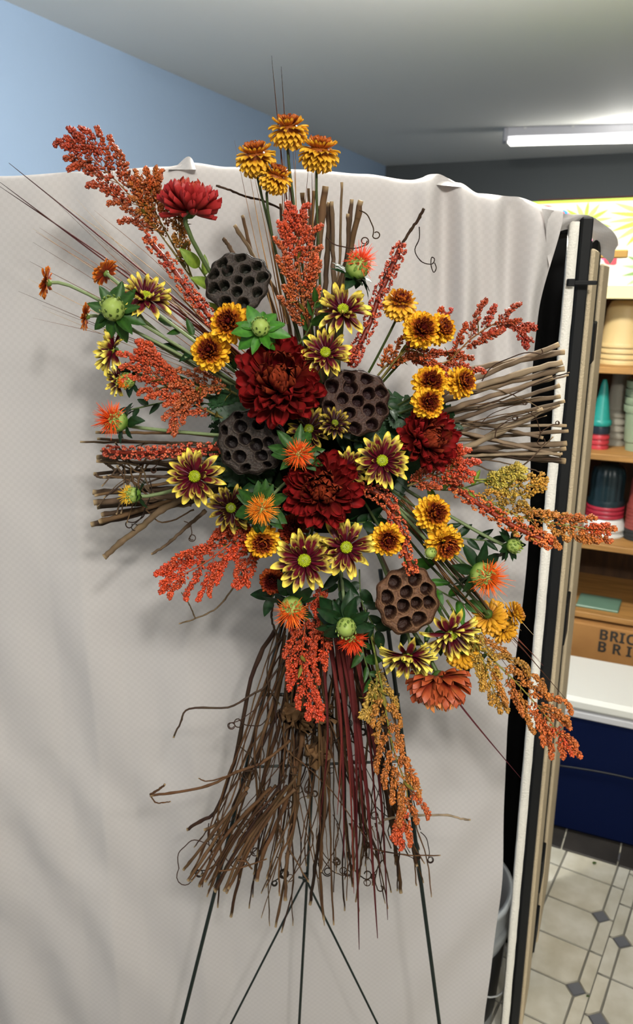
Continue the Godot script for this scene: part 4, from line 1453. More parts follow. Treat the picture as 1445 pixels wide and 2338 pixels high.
	for q in [[600, 1590, 523, 1650, 1.6, 9, 14], [595, 1700, 555, 1760, 1.3, 16, 26], [560, 1850, 486, 1905, 1.4, 10, 20], [480, 1930, 410, 1985, 0.6, 24, -40], [520, 1945, 450, 1985, 1.7, 10, 16], [610, 1640, 545, 1640, 0.8, 12, 20], [540, 1700, 590, 1860, 0.5, 10, 30], [880, 1640, 845, 1860, 1.4, 10, 14], [850, 1740, 905, 1800, 1.3, 9, 14], [860, 1950, 950, 1965, 2.2, 9, 10], [770, 1980, 775, 1975, 2.0, 9, 6], [760, 1860, 785, 1995, 1.4, 8, 12], [640, 1620, 660, 1760, 1.2, 12, 22], [700, 1760, 560, 1870, 0.9, 12, 26], [820, 1580, 870, 1660, 1.5, 10, 18], [890, 1500, 850, 1560, 1.3, 12, 14], [760, 1700, 830, 1680, 1.5, 9, 14], [680, 1830, 720, 1820, 1.8, 8, 8], [590, 1910, 545, 1960, 1.5, 12, 18], [960, 1900, 975, 1965, 1.6, 8, 12], [330, 1010, 240, 1025, 1.0, 8, 18], [340, 1090, 300, 1200, 0.8, 10, 20], [330, 1160, 290, 1190, 0.7, 10, 16], [420, 1190, 430, 1230, 1.3, 9, 14], [370, 1030, 345, 1070, 1.5, 7, 8], [1130, 1000, 1180, 960, 1.5, 7, 16], [1200, 940, 1225, 1010, 0.6, 12, 20], [1100, 965, 1200, 925, 1.4, 7, 12], [1230, 1000, 1275, 970, 1.3, 5, 10], [1060, 1080, 1080, 1055, 1.2, 8, 18], [1100, 870, 1235, 810, 0.3, 10, 26], [745, 540, 830, 560, 1.3, 10, -16], [640, 520, 700, 560, 1.4, 10, 14], [820, 480, 850, 540, 0.8, 10, 14]]:
		tendril(o, Vector2(q[0], q[1]), Vector2(q[2], q[3]), q[4], q[5], rnd(1.0, 1.5), 1.05 + rnd(-0.015, 0.02), tc.lerp(bk2[0], rnd(0, 0.6)), q[6])
	for i in 26:
		var x := rnd(590, 890)
		var y := rnd(1540, 1980)
		tendril(o, Vector2(x, y), Vector2(x + rnd(-45, 45), y + rnd(20, 80)), rnd(0.8, 2.2), rnd(6, 13), rnd(0.9, 1.5), 1.06 + rnd(-0.02, 0.02), tc.lerp(bk2[0], rnd(0, 0.7)), rnd(-16, 16))
	# floral foam that holds the stems
	var f := thing("floral_foam", "dark wet floral foam block at the heart of the cross", "foam", P(752, 1040, 1.065))
	var b := MB.new()
	var kk := S(750, 1040, 1.06)
	lathe(b, [[0.0, -0.03], [150 * kk, -0.028], [172 * kk, -0.01], [170 * kk, 0.02], [120 * kk, 0.045], [0, 0.05]], 28, Color.WHITE, Transform3D(basis_y(axis(Vector3(0, 0, 1))) * Basis.from_scale(Vector3(1, 1, 1)), Vector3.ZERO), 0.06)
	part("block", b.done(M.foam), f)
	# dried leaves caught in the sheaf
	var dl := [["crumpled brown leaf hanging below the orange plume in the vine sheaf", 662, 1640, 60], ["crumpled brown leaf caught lowest in the vine sheaf", 712, 1728, 62], ["crumpled brown leaf caught beside the burgundy blades", 752, 1672, 50], ["crumpled brown leaf in the vine sheaf above the lowest one", 700, 1690, 46]]
	for q in dl:
		var lf := crumpled()
		var sc: float = q[3] * S(q[1], q[2], 1.05)
		var n := part("dried_leaf", lf.done(M.bark), self, Transform3D(basis_y(axis(Vector3(rnd(-0.5, 0.5), 0.3, 1))) * Basis(Vector3.UP, rnd(0, TAU)) * Basis.from_scale(Vector3.ONE * sc), P(q[1] - 15, q[2] - 20, 1.045)))
		tag(n, q[0], "leaf")

func crumpled() -> MB:
	var lf := leaf_shape(0.45, 0.3, 0.3, C("3a2818"), C("6a4e32"), 0.3)
	var nz := FastNoiseLite.new()
	nz.seed = rng.randi() % 1000
	nz.frequency = 2.2
	for i in lf.v.size():
		var p := lf.v[i]
		lf.v[i] = p + Vector3(nz.get_noise_2d(p.x * 2.0, p.z * 2.0), 1.6 * nz.get_noise_2d(p.x * 2.0 + 7.0, p.z * 2.0), nz.get_noise_2d(p.x * 2.0, p.z * 2.0 + 7.0)) * 0.5
	return lf

# ---------------------------------------------------------------- grasses
func grasses():
	rng.seed = 21
	var k := 0
	for q in [[0, 416, 3.4, "middle"], [0, 426, 3.2, "lowest"], [20, 372, 3.6, "topmost"]]:
		grass(Vector2(610, 860), rnd(-20, 5), Vector2(q[0], q[1]), q[2] + 2.4, "6a2a24", "1c1010", q[3] + " of the three long dark burgundy blades reaching to the left edge", "long burgundy blades at the upper left", 1.06, 1.0)
	var fan := [[75, 522], [82, 530], [90, 520], [75, 553], [68, 597], [65, 637], [42, 665], [97, 697], [98, 706], [75, 726], [135, 467], [150, 470], [175, 455], [192, 517], [240, 570], [215, 480], [310, 640]]
	fan.sort_custom(func(a, b): return a[1] < b[1])
	for q in fan:
		k += 1
		var tip := Vector2(q[0], q[1])
		var from := Vector2(600, 900).lerp(tip, rnd(0.0, 0.12)) + Vector2(rnd(-20, 20), rnd(-24, 24))
		grass(from, rnd(-34, 12), tip, rnd(1.6, 2.6), ["7a4a26", "8a5a34", "5c3020"][rng.randi() % 3], ["6a4630", "3c241a", "a08458"][rng.randi() % 3], ORD[k - 1] + " thin brown stalk by height of tip in the upper left fan", "brown grass blades in the upper left fan", 1.06, 1.01)
	for i in 15:
		var tip := Vector2(300 + i * 10 + rnd(-12, 12), 620 + i * 9 + rnd(-16, 16))
		grass(Vector2(640, 900) + Vector2(rnd(-20, 20), rnd(-20, 20)), rnd(-14, 10), tip, rnd(2.2, 4.2), ["8a5a26", "6a3c1c", "9a6a30"][rng.randi() % 3], "6a4226", "broad tan grass stalk among the stems left of the pods", "tan stalks left of the pods", 1.07, 1.05, "grass_stalk")
	grass(Vector2(640, 900), 4, Vector2(395, 660), 7.0, "7a4c20", "8a5c2c", "widest tan reed lying between the left beaded tassel and the daisies", "", 1.06, 1.04, "reed")
	for q in [[620, 127, 690, 700, 4.6], [642, 152, 695, 700, 4.8]]:
		grass(Vector2(q[2], q[3]), 6, Vector2(q[0], q[1]), q[4], "7a4a34", "120c0c", "dark spear of grass rising above the topmost yellow mum" if q[0] > 630 else "tallest dark spear of grass, its tip against the ceiling", "", 1.07, 1.03, "grass_spear")
	var straw := [[568, 385], [580, 400], [592, 405], [605, 395], [648, 330], [640, 340], [662, 320], [668, 330], [674, 325], [704, 380], [712, 380], [718, 385], [535, 320], [690, 470]]
	straw.sort_custom(func(a, b): return a[0] < b[0])
	k = 0
	for q in straw:
		k += 1
		grass(Vector2(lerpf(q[0], 690, 0.6), 740), rnd(-10, 10), Vector2(q[0], q[1]), rnd(1.6, 3.2), ["9a6a3a", "b08a54", "5c3024"][rng.randi() % 3], ["b08a54", "7a5030", "5c3024"][rng.randi() % 3], ORD[k - 1] + " straw stalk from the left, by its tip, under the top yellow mums", "straw stalks among the top mums", 1.07, 1.05)
	k = 0
	var low := [[1300, 1606, 3.4, "2a1614"], [1232, 1508, 2.2, "5a3020"], [1218, 1450, 2.0, "d0b48c"], [1190, 1440, 2.2, "a08058"], [1240, 1520, 2.6, "6a3430"], [1160, 1440, 2.6, "7a4830"], [1120, 1420, 3.4, "8a6038"], [1185, 1560, 2.2, "7a4a38"], [1090, 1400, 4.2, "7a5028"], [1210, 1500, 2.4, "4a2420"], [1180, 1480, 2.8, "6a4434"], [1140, 1450, 3.0, "8c6844"]]
	low.sort_custom(func(a, b): return a[0] > b[0])
	for q in low:
		k += 1
		var tip := Vector2(q[0], q[1])
		grass(Vector2(905, 1130) + Vector2(rnd(-16, 16), rnd(-16, 16)), rnd(-24, 4), tip, q[2] + 0.8, ["7a4c2c", "5a3024", "8a6238"][rng.randi() % 3], q[3], ORD[k - 1] + " brown stalk from the right, by its tip, in the lower right fan", "brown blades in the lower right fan", 1.05, 1.0)
	grass(Vector2(960, 1490), -4, Vector2(1190, 1778), 4.5, "5a2028", "3a1a1c", "single burgundy blade pointing down right below the bronze mum", "", 1.04, 1.0)
	# burgundy flax blades hanging down the middle
	k = 0
	var flax := [[765, 1440, 820, 2168, 9], [785, 1440, 862, 2142, 10], [800, 1440, 885, 2100, 8], [775, 1450, 832, 1930, 8], [755, 1460, 785, 1960, 7], [812, 1450, 868, 2000, 6], [748, 1450, 770, 1860, 6], [792, 1430, 815, 1900, 9], [770, 1440, 808, 2040, 6], [735, 1470, 730, 1880, 5]]
	flax.sort_custom(func(a, b): return a[2] < b[2])
	for q in flax:
		k += 1
		grass(Vector2(q[0], q[1]), rnd(6, 22), Vector2(q[2], q[3]), q[4], "5a2422", ["4a1a20", "3c1216", "6a2c26"][rng.randi() % 3], ORD[k - 1] + " burgundy flax blade from the left, by its tip, over the vine sheaf", "burgundy flax blades over the sheaf", 1.045, 1.015, "flax_strand")
	grass(Vector2(720, 1480), 8, Vector2(722, 1950), 3.0, "6a5030", "4a3824", "thin olive blade hanging straight down beside the flax blades", "", 1.04, 1.03)

# ---------------------------------------------------------------- plumes
func plumes():
	rng.seed = 31
	var red := "a83018"
	plume(V([455, 660, 370, 540, 300, 450, 225, 375, 150, 312]), 150, "a04a1c", "9c2a1c", "tall rust red plume reaching up to the blue wall at the upper left", {n = 18, from = 0.28, d0 = 1.05, d1 = 1.0, dens = 1.1})
	plume(V([440, 640, 385, 540, 350, 470, 345, 405]), 120, "a06a26", "a84a20", "short orange brown plume between the tall rust plume and the burgundy mum", {n = 12, from = 0.35, d0 = 1.05, d1 = 1.02})
	plume(V([440, 640, 415, 560, 405, 470]), 60, "8a6a24", "9c5a20", "thin olive brown plume just below the upper left burgundy mum", {n = 8, from = 0.3, d0 = 1.05, d1 = 1.01})
	plume(V([700, 770, 690, 680, 680, 580, 672, 475]), 150, "a85a2c", "c0402a", "upright coral red plume in the top middle below the yellow mums", {n = 18, from = 0.12, d0 = 1.01, d1 = 0.99, dens = 1.25, green = "8a5a30"})
	plume(V([860, 880, 930, 800, 1010, 830, 1080, 770, 1150, 735, 1216, 780]), 130, "a84a20", "96241c", "arching dark red plume at the upper right above the vine arm", {n = 17, from = 0.2, d0 = 1.02, d1 = 0.98, sag = 0.0, dens = 1.1})
	plume(V([860, 860, 900, 820, 960, 800, 1030, 705]), 100, "b05a22", "9a2c20", "rust plume behind the yellow mums at the upper right", {n = 12, from = 0.15, d0 = 1.03, d1 = 1.02})
	plume(V([520, 960, 440, 920, 370, 870, 308, 800]), 150, "b0502c", "c04428", "coral plume pointing up left from the left hand pod", {n = 15, from = 0.2, d0 = 1.02, d1 = 0.98, dens = 1.15})
	plume(V([540, 900, 490, 880, 430, 900, 385, 985]), 120, "a85a2c", "b04a2a", "coral plume drooping left of the pods under the button mums", {n = 12, from = 0.2, d0 = 1.02, d1 = 0.99})
	plume(V([610, 1190, 540, 1230, 460, 1290, 366, 1333]), 165, "c0401c", "c83c1c", "bright orange plume spreading to the lower left", {n = 16, from = 0.1, d0 = 1.01, d1 = 0.97, dens = 1.2, green = "a84a24", sag = 0.2})
	plume(V([610, 1210, 575, 1260, 545, 1345]), 80, "c0401c", "c44020", "small orange plume hanging at the left of the lower yellow mum", {n = 9, from = 0.1, d0 = 1.01, d1 = 0.98, green = "a84a24"})
	plume(V([710, 1330, 695, 1440, 690, 1540, 725, 1648]), 130, "c03c1c", "cc3c20", "bright orange plume hanging down the middle over the vine sheaf", {n = 16, from = 0.12, d0 = 1.0, d1 = 0.97, dens = 1.2, green = "a04a28"})
	plume(V([730, 1330, 735, 1400, 742, 1530]), 60, "b43a1c", "c4401e", "small orange plume hanging beside the burgundy flax blades", {n = 9, from = 0.1, d0 = 1.0, d1 = 0.985, green = "a04a28"})
	plume(V([1020, 1370, 1090, 1470, 1180, 1560, 1250, 1640, 1308, 1728]), 170, "a88430", "cc4c26", "large orange plume falling to the lower right across the black post", {n = 18, from = 0.22, d0 = 1.02, d1 = 0.96, dens = 1.15, green = "6c7a34", sag = 0.15})
	plume(V([1030, 1390, 1090, 1480, 1145, 1630]), 90, "a89038", "b88430", "yellow green plume drooping between the daisies and the large orange plume", {n = 10, from = 0.3, d0 = 1.02, d1 = 0.98, green = "6c7a34"})
	plume(V([980, 1080, 1090, 1130, 1190, 1180, 1300, 1200, 1392, 1218]), 130, "a89638", "c2481f", "long plume turning from green to orange, pointing right across the shelves", {n = 18, from = 0.25, d0 = 1.02, d1 = 0.95, green = "7a8a3c", dens = 1.1, sag = 0.0})
	plume(V([1000, 1070, 1100, 1100, 1170, 1110, 1245, 1105]), 80, "a89c40", "c08a30", "yellow green plume just above the long orange one on the right", {n = 12, from = 0.35, d0 = 1.025, d1 = 0.98, green = "7a8a3c", sag = -0.2, dens = 0.6})
	plume(V([1000, 1090, 1080, 1095, 1140, 1090, 1192, 1066]), 55, "a8a040", "bca848", "small pale yellow plume just below the right vine arm", {n = 9, from = 0.5, d0 = 1.02, d1 = 0.99, green = "7a8a3c", leaf = "lime"})
	plume(V([840, 1420, 870, 1560, 895, 1700, 930, 1820, 905, 1928]), 150, "a88a34", "c84a24", "long yellow to orange plume hanging right of the vine sheaf", {n = 20, from = 0.25, d0 = 1.02, d1 = 0.97, dens = 1.2, green = "6c7a34", sag = 0.25})
	plume(V([850, 1440, 860, 1560, 835, 1640]), 60, "a89038", "b89040", "short yellow green plume just left of the long hanging plume", {n = 8, from = 0.4, d0 = 1.02, d1 = 1.0, green = "6c7a34"})
	plume(V([930, 1110, 980, 1090, 1030, 1070, 1052, 1050]), 120, "b04a28", "b83c24", "coral plume below the right hand burgundy mum", {n = 12, from = 0.05, d0 = 0.99, d1 = 0.97, dens = 1.2})
	plume(V([640, 1150, 600, 1180, 560, 1200, 490, 1225]), 70, "b03c1c", "c0401e", "orange plume under the dark daisy at the lower left", {n = 9, from = 0.1, d0 = 1.0, d1 = 0.98, green = "a04a28"})
	bead_rope(V([332, 540, 385, 600, 430, 665, 465, 705, 500, 755]), 16, "9c3420", "b4562e", "beaded red tassel slanting down to the left hand button mums", 1.02, 0.99)
	bead_rope(V([236, 1031, 330, 1034, 420, 1028, 525, 1024]), 15, "9a3420", "b4583a", "beaded red tassel lying level along the left vine arm", 1.04, 1.0)
	bead_rope(V([917, 556, 895, 610, 868, 670, 845, 735, 815, 800, 800, 830]), 17, "8c2c1e", "a84a30", "beaded dark red tassel rising to the right of the top daisies", 1.03, 0.98)
	bead_rope(V([1030, 1110, 1100, 1155, 1170, 1200, 1240, 1232, 1260, 1240]), 17, "a83c20", "c06a34", "beaded red tassel slanting right over the long green and orange plume", 0.99, 0.955)
	bead_rope(V([820, 1110, 870, 1130, 900, 1165]), 20, "a03a20", "b4562e", "beaded tassel right of the lower burgundy mum", 0.965, 0.955)
	bead_rope(V([890, 1165, 915, 1210, 925, 1260, 945, 1310]), 17, "a43a20", "bc5a30", "beaded tassel hanging down onto the lower right pod", 0.965, 0.945)

# ---------------------------------------------------------------- pods
func pods():
	lotus_pod(541, 641, 152, 142, Vector3(-0.1, 0.12, 1), ["2e2825", "453c36", "1a1614"], [[1, 0.05, 0.0, 0.15], [5, 0.41, 0.3, 0.18], [9, 0.76, 0.0, 0.175]], "black matte lotus pod, the topmost of the four", 0.985, 41)
	lotus_pod(812, 917, 162, 156, Vector3(0.1, 0.05, 1), ["32221d", "4a352c", "24150f"], [[1, 0.05, 0.0, 0.18], [5, 0.42, 0.7, 0.19], [9, 0.77, 0.2, 0.17]], "dark brown wet lotus pod right of the large burgundy mum", 0.965, 42)
	lotus_pod(572, 1008, 160, 154, Vector3(-0.1, -0.05, 1), ["2a2320", "40362f", "161211"], [[2, 0.18, 0.4, 0.18], [6, 0.53, 0.0, 0.19], [8, 0.82, 0.3, 0.12]], "black lotus pod at the left below the large burgundy mum", 0.965, 43)
	lotus_pod(931, 1371, 146, 158, Vector3(0.08, -0.06, 1), ["54392a", "6e4f38", "2c1c12"], [[3, 0.24, 0.3, 0.195], [8, 0.66, 0.2, 0.215]], "medium brown lotus pod with large holes at the lower right", 0.96, 44)

# ---------------------------------------------------------------- flowers
func flowers():
	rng.seed = 51
	big_mum(637, 868, 206, Vector3(0.0, 0.22, 1), 0, "largest burgundy mum, wet, above the left pod", 0.945)
	big_mum(735, 1120, 184, Vector3(-0.05, 0.05, 1), 0, "burgundy mum with a bronze heart in the lower middle", 0.935)
	big_mum(980, 1003, 146, Vector3(0.4, 0.15, 0.9), 0, "burgundy mum in front of the right vine arm", 0.965)
	big_mum(432, 462, 140, Vector3(0.05, 0.95, 0.28), 1, "burgundy mum seen from the side at the upper left", 1.0)
	big_mum(1002, 1568, 146, Vector3(0.02, -0.95, 0.25), 2, "faded copper mum facing down at the lower right", 0.985, P(900, 1380, 1.05))
	rng.seed = 61
	for q in [
		[658, 293, 96, Vector3(0, 0.86, 0.5), 1, "topmost yellow button mum under the grass spears", 1.03],
		[583, 355, 98, Vector3(-0.1, 0.82, 0.52), 1, "yellow button mum at the left of the top group of four", 1.02],
		[729, 344, 100, Vector3(0.1, 0.85, 0.5), 1, "yellow button mum at the right of the top group of four", 1.02],
		[630, 402, 82, Vector3(0.35, 0.75, 0.55), 1, "smallest and lowest button mum of the top group of four", 1.01],
		[914, 692, 84, Vector3(0.1, 0.6, 0.75), 1, "dull yellow button mum beside the rising dark red tassel", 1.0],
		[962, 753, 86, Vector3(0.12, 0.08, 1), 0, "yellow button mum in front of another at the upper right", 0.985],
		[1005, 750, 74, Vector3(0.5, 0.1, 0.8), 0, "button mum half hidden behind the upper right yellow one", 1.0],
		[982, 874, 84, Vector3(0.1, 0.2, 0.95), 0, "button mum just above another over the right burgundy mum", 0.965],
		[977, 919, 76, Vector3(0.15, -0.05, 1), 0, "button mum overlapping the right burgundy mum", 0.95],
		[1053, 872, 76, Vector3(0.5, 0.05, 0.85), 0, "button mum in front of the start of the right vine sticks", 0.99],
		[525, 738, 94, Vector3(-0.15, 0.05, 1), 0, "orange button mum just below the topmost pod", 0.96],
		[480, 803, 90, Vector3(-0.1, 0.05, 1), 0, "button mum with a dark eye left of the largest burgundy mum", 0.965],
		[989, 1172, 86, Vector3(0.35, 0.05, 0.9), 0, "bright yellow button mum on the right below the coral plume", 0.97],
		[1015, 1241, 88, Vector3(0.3, -0.45, 0.8), 0, "bright yellow button mum above the brown pod at the right", 0.97],
		[884, 1232, 80, Vector3(0.05, -0.15, 1), 0, "button mum between the lower daisies and the hanging tassel", 0.945],
		[600, 1237, 80, Vector3(0, -0.3, 0.95), 0, "yellow button mum below the lower left safflower", 0.95],
		[668, 1208, 72, Vector3(-0.1, 0.0, 1), 2, "dark button mum half hidden behind the lower daisies", 0.965],
		[621, 1327, 62, Vector3(0, -0.1, 1), 2, "small dark bronze button mum at the lower left edge", 0.965],
		[1122, 1412, 84, Vector3(0.5, -0.5, -0.45), 3, "dull yellow button mum seen from behind among the lower right blades", 1.01],
		[1176, 1400, 58, Vector3(0.75, 0.25, 0.15), 3, "small yellow button mum furthest right among the falling blades", 1.01],
		[1152, 1442, 62, Vector3(0.5, -0.7, -0.2), 3, "small dull yellow button mum below two others among the falling blades", 1.015],
		[1055, 1492, 80, Vector3(0.1, -0.5, -0.6), 3, "dull yellow button mum turned away behind the lower right daisies", 1.01],
	]:
		button_mum(q[0], q[1], q[2], q[3], q[4], q[5], q[6])
	flat_mum(107, 645, 76, Vector3(-0.95, 0.18, 0.22), "small bronze mum seen edge on, furthest left of all flowers", 0.99)
	flat_mum(240, 622, 70, Vector3(-0.75, 0.62, -0.1), "small bronze mum seen from behind above the large green bud", 1.01)
	flat_mum(196, 722, 66, Vector3(-0.93, 0.12, 0.25), "small bronze mum edge on just left of the large green bud", 0.995)
	rng.seed = 71
	for q in [
		[333, 678, 112, Vector3(0.35, 0.5, 0.6), 0, "burgundy and yellow daisy behind the large green bud at the upper left", 1.0],
		[258, 798, 108, Vector3(-0.8, 0.25, 0.4), 0, "burgundy and yellow daisy in profile below the large green bud", 1.0],
		[268, 868, 70, Vector3(-0.7, -0.2, 0.5), 0, "half hidden yellow tipped daisy behind the small green bud at the left", 1.01],
		[783, 708, 114, Vector3(0, 0.45, 0.85), 0, "burgundy daisy with thin yellow tips below the top right safflower", 0.965],
		[743, 806, 108, Vector3(-0.05, 0.3, 0.9), 0, "burgundy and yellow daisy right above the largest burgundy mum", 0.95],
		[705, 980, 98, Vector3(-0.05, 0.1, 1), 1, "dark shaded daisy between the pods in the middle", 0.96],
		[764, 967, 70, Vector3(0.25, 0.4, 0.7), 1, "small dark daisy against the right hand pod", 0.945],
		[872, 1052, 118, Vector3(0.05, 0.05, 1), 0, "open burgundy and yellow daisy left of the right burgundy mum", 0.94],
		[790, 1072, 96, Vector3(0.1, 0.1, 1), 0, "yellow tipped daisy peeping out behind the lower burgundy mum", 0.965],
		[445, 1088, 122, Vector3(-0.05, 0.05, 1), 0, "open burgundy and yellow daisy in front of the left vine arm", 0.975],
		[527, 1160, 104, Vector3(0.1, 0.1, 1), 1, "shaded dark daisy below the left pod", 0.965],
		[695, 1280, 134, Vector3(-0.05, 0.1, 1), 0, "largest burgundy and yellow daisy in the lower middle", 0.92],
		[790, 1250, 124, Vector3(0.1, 0.1, 1), 0, "burgundy and yellow daisy right of the largest daisy in the lower middle", 0.93],
		[930, 1500, 124, Vector3(-0.1, -0.75, 0.5), 0, "burgundy and yellow daisy facing down below the brown pod", 0.98],
		[1028, 1448, 124, Vector3(0.2, -0.62, 0.6), 0, "burgundy and yellow daisy facing down right of the brown pod", 0.985],
	]:
		daisy(q[0], q[1], q[2], q[3], q[4], q[5], q[6])
	rng.seed = 81
	var orange := ["f0641e", "d8401e"]
	safflower(815, 612, 54, 62, Vector3(0.42, 0.62, 0.5), ["e04428", "e86038"], "red orange safflower at the top right of the pods", 12, "dark", 0.85, 0.985)
	safflower(268, 962, 48, 68, Vector3(-0.75, 0.2, 0.6), orange, "orange safflower furthest left above the level tassel", 11, "dark", 0.8, 0.985)
	safflower(1100, 1312, 58, 76, Vector3(0.66, -0.4, 0.65), ["f07022", "e8501e"], "large orange safflower at the right in front of the sheet edge", 9, "dark", 1.0, 0.96)
	safflower(680, 1036, 46, 60, Vector3(0.12, -0.15, 1), orange, "orange safflower in the middle above the lower burgundy mum", 10, "green", 1.1, 0.925)
	safflower(598, 1160, 46, 62, Vector3(0.0, -0.25, 0.95), ["f09028", "e87820"], "yellow orange safflower below the left pod", 12, "green", 1.1, 0.93)
	safflower(666, 1385, 50, 62, Vector3(-0.1, -0.7, 0.6), ["f0782a", "e0481c"], "orange safflower hanging above the middle orange plume", 10, "dark", 1.0, 0.945)
	safflower(800, 1452, 40, 58, Vector3(0.25, -0.6, 0.55), ["e04820", "d83c1e"], "red orange safflower beneath the hanging green bud", 6, "dark", 1.0, 0.965)
	safflower(258, 706, 54, 0, Vector3(0.05, 0.15, 1), orange, "large closed green safflower bud in a wheel of leaves at the left", 12, "green", 1.0, 0.97)
	safflower(595, 748, 42, 0, Vector3(0.05, 0.2, 1), orange, "closed green safflower bud in bright leaves above the largest mum", 12, "bright", 1.25, 0.93)
	safflower(790, 1432, 46, 0, Vector3(0, -0.35, 0.9), orange, "closed green safflower bud hanging below the lower daisies", 14, "dark", 1.3, 0.94)
	safflower(290, 868, 38, 26, Vector3(-0.4, -0.35, 0.7), ["e88428", "e07018"], "small green safflower bud with a hint of orange at the left", 7, "dark", 0.8, 0.985)
	safflower(304, 1130, 36, 38, Vector3(-0.97, 0.0, 0.2), ["e8c040", "e0a428"], "small yellow tipped safflower bud on the left vine arm", 11, "dark", 0.75, 1.03)
	safflower(1172, 1246, 34, 14, Vector3(0.55, -0.15, 0.6), ["b8b048", "a89838"], "leafy green bud at the right under the long orange plume", 14, "dark", 1.0, 0.98)
	safflower(983, 1262, 26, 0, Vector3(-0.3, -0.2, 0.9), orange, "tiny brown green bud on the lower bright yellow mum", 0, "dark", 1.0, 0.945)

# ---------------------------------------------------------------- greenery
func fern(x, y, ang: float, length: float, label: String, d: float):
	var s := S(x, y, d)
	var at := P(x, y, d)
	var o := thing("fern_frond", label, "fern", at)
	var L := length * s
	var ori := basis_y(axis(Vector3(0.05, 0.2, 1)))
	var x_ax := axis(Vector3(cos(ang), -sin(ang), 0.1))
	var yy := axis(Vector3(0.1, 0.2, 1))
	var zz := x_ax.cross(yy).normalized()
	yy = zz.cross(x_ax).normalized()
	ori = Basis(x_ax, yy, zz)
	var b := MB.new()
	var pts := []
	for i in 10:
		var t := i / 9.0
		pts.append(ori * Vector3(t * L, -0.12 * L * t * t, 0))
	tube(b, pts, s * 1.4, 5, C("1c2c16"))
	part("stem", b.done(M.stem), o)
	var pool: Array = variants("pinna", 2, func(i):
		var lf := leaf_shape(0.17 + 0.03 * i, 0.15, 0.25, C("0e2412"), C("21421f"), 0.35)
		return [lf, lf.done(M.leaf)])
	for i in 20:
		var t := 0.08 + 0.88 * (i / 2) / 9.0
		var side := 1.0 if i % 2 else -1.0
		var pl := L * 0.42 * sin(PI * (0.2 + 0.75 * t)) * rnd(0.85, 1.1)
		var p := ori * Vector3(t * L, -0.12 * L * t * t, 0)
		part("leaflet", pool[rng.randi() % 2][1], o, Transform3D(ori * Basis(Vector3.UP, side * rnd(0.75, 0.95)) * Basis.from_scale(Vector3(pl, pl, pl * 1.5)), p))

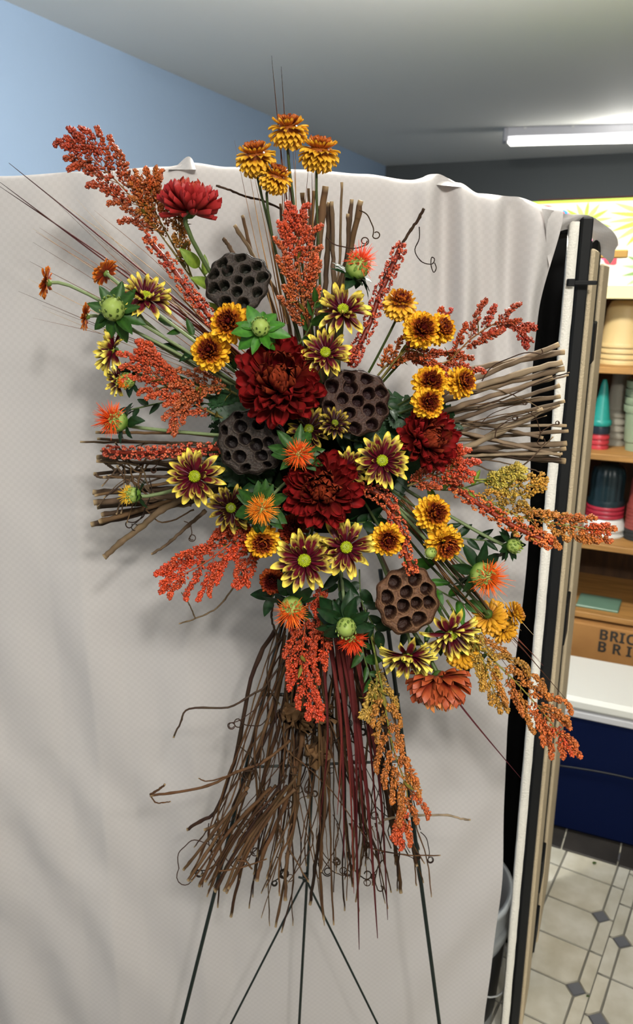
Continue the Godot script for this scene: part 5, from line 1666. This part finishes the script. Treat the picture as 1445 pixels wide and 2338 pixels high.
func greens():
	rng.seed = 91
	for q in [
		[700, 1180, 3.9, 220, "dark fern frond pointing down left under the left daisies", 1.03],
		[640, 1200, 4.35, 170, "dark fern frond hanging behind the small dark button mum", 1.02],
		[830, 900, 1.2, 170, "dark fern frond showing between the right tassel and the rust plume", 1.03],
		[880, 960, -0.1, 110, "dark fern frond right of the wet brown pod", 1.0],
		[740, 1180, 4.7, 190, "dark fern frond hanging below the lower burgundy mum", 1.02],
		[640, 1080, 3.4, 170, "dark fern frond below the left pod", 1.02],
		[850, 1150, 5.3, 200, "dark fern frond behind the lower right button mum", 1.03],
		[800, 1050, 5.9, 130, "dark fern frond under the open right daisy", 1.01],
		[700, 960, 2.5, 240, "dark fern frond deep behind the coral plume at the left pod", 1.075],
		[700, 1060, 3.6, 230, "dark fern frond deep behind the open left daisy", 1.075],
		[690, 900, 2.0, 220, "dark fern frond deep behind the topmost pod", 1.08],
		[760, 880, 1.5, 200, "dark fern frond deep behind the top right daisies", 1.08],
		[820, 900, 0.6, 220, "dark fern frond deep behind the right hand button mums", 1.075],
		[840, 1000, 6.1, 210, "dark fern frond deep behind the right burgundy mum", 1.075],
		[830, 1100, 5.6, 240, "dark fern frond deep behind the bright yellow mums", 1.075],
		[780, 1180, 5.0, 200, "dark fern frond deep behind the hanging green bud", 1.075],
		[620, 900, 2.9, 150, "dark fern frond left of the largest burgundy mum", 1.03],
		[720, 1040, 1.9, 120, "dark fern frond in the gap between the pods", 1.01],
	]:
		fern(q[0], q[1], q[2], q[3], q[4], q[5])
	# leafy shoots: [base, tip, leaves, leaf length px, tone, label]
	for q in [
		[[560, 880], [395, 745], 7, 42, "green", "leafy green shoot left of the button mums", 1.02],
		[[520, 780], [455, 610], 6, 50, "lime", "yellow green leaf shoot beside the topmost pod", 1.03],
		[[540, 940], [300, 935], 9, 36, "dark", "leafy stem behind the furthest left safflower", 1.03],
		[[560, 860], [420, 800], 5, 50, "dark", "dark leafy shoot under the left button mums", 1.03],
		[[680, 790], [720, 690], 6, 44, "green", "leafy shoot between the bright bud and the top daisies", 0.99],
		[[860, 880], [900, 940], 6, 44, "dark", "dark leafy shoot right of the wet brown pod", 1.0],
		[[940, 1110], [1130, 1090], 6, 46, "lime", "pale green leafy shoot below the right vine arm", 1.03],
		[[960, 1180], [1120, 1235], 8, 46, "dark", "green leafy shoot behind the bright yellow mums", 1.01],
		[[900, 1230], [1060, 1380], 8, 58, "bright", "long leafed green shoot right of the brown pod", 1.02],
		[[780, 1280], [790, 1400], 8, 60, "dark", "dark leafy shoot below the lower right daisy", 0.985],
		[[700, 1300], [620, 1365], 8, 52, "dark", "dark leafy shoot at the hanging orange safflower", 1.0],
		[[820, 1300], [860, 1440], 9, 48, "dark", "dark leafy shoot left of the brown pod", 1.01],
		[[840, 1380], [850, 1560], 10, 44, "green", "green leafy shoot at the top of the long hanging plume", 1.02],
		[[960, 1400], [1090, 1520], 9, 40, "green", "green leafy shoot between the lower right daisies and the plume", 1.02],
		[[900, 1340], [940, 1470], 7, 40, "dark", "dark leafy shoot behind the brown pod", 1.03],
		[[640, 1120], [590, 1100], 7, 48, "dark", "dark leafy shoot around the lower left safflower", 0.99],
		[[760, 980], [830, 1010], 7, 46, "dark", "dark leafy shoot in the middle beside the open daisy", 1.0],
		[[760, 1180], [850, 1190], 7, 44, "dark", "dark leafy shoot right of the lower burgundy mum", 1.0],
	]:
		leafy(q[0], q[1], q[2], q[3], q[4], q[5], q[6])

func leafy(a, b2, n, len, tone, label, d):
	var at := P(a[0], a[1], d + 0.02)
	var tip := P(b2[0], b2[1], d)
	var o := thing("leafy_shoot", label, "foliage", at)
	var s := S(a[0], a[1], d)
	var v := tip - at
	var bow := v.cross(Vector3(0, SP, CP)) * 0.1
	var pts := spline([Vector3.ZERO, v * 0.5 + bow, v], 14)
	var b := MB.new()
	tube(b, pts, s * 2.0, 5, C("4a5a2c"))
	part("stem", b.done(M.stem), o)
	var pool := leaf_pool(tone)
	for i in n:
		var f := lerpf(3.0, 13.0, float(i) / (n - 1))
		var k := mini(int(f), 12)
		var p: Vector3 = pts[k].lerp(pts[k + 1], f - k)
		var dir: Vector3 = (pts[k + 1] - pts[k]).normalized()
		var face := axis(Vector3(rnd(-0.4, 0.4), rnd(0.0, 0.6), 1))
		var z := dir.cross(face).normalized()
		var y := z.cross(dir).normalized()
		var side := (1.0 if i % 2 else -1.0) * rnd(0.5, 1.1) * (0.3 if i == n - 1 else 1.0)
		var L: float = len * s * rnd(0.8, 1.15)
		part("leaf", pool[rng.randi() % 3][1], o, Transform3D(Basis(dir, y, z) * Basis(Vector3.UP, side) * Basis(Vector3.BACK, rnd(-0.2, 0.4)) * Basis.from_scale(Vector3(L, L, L)), p))
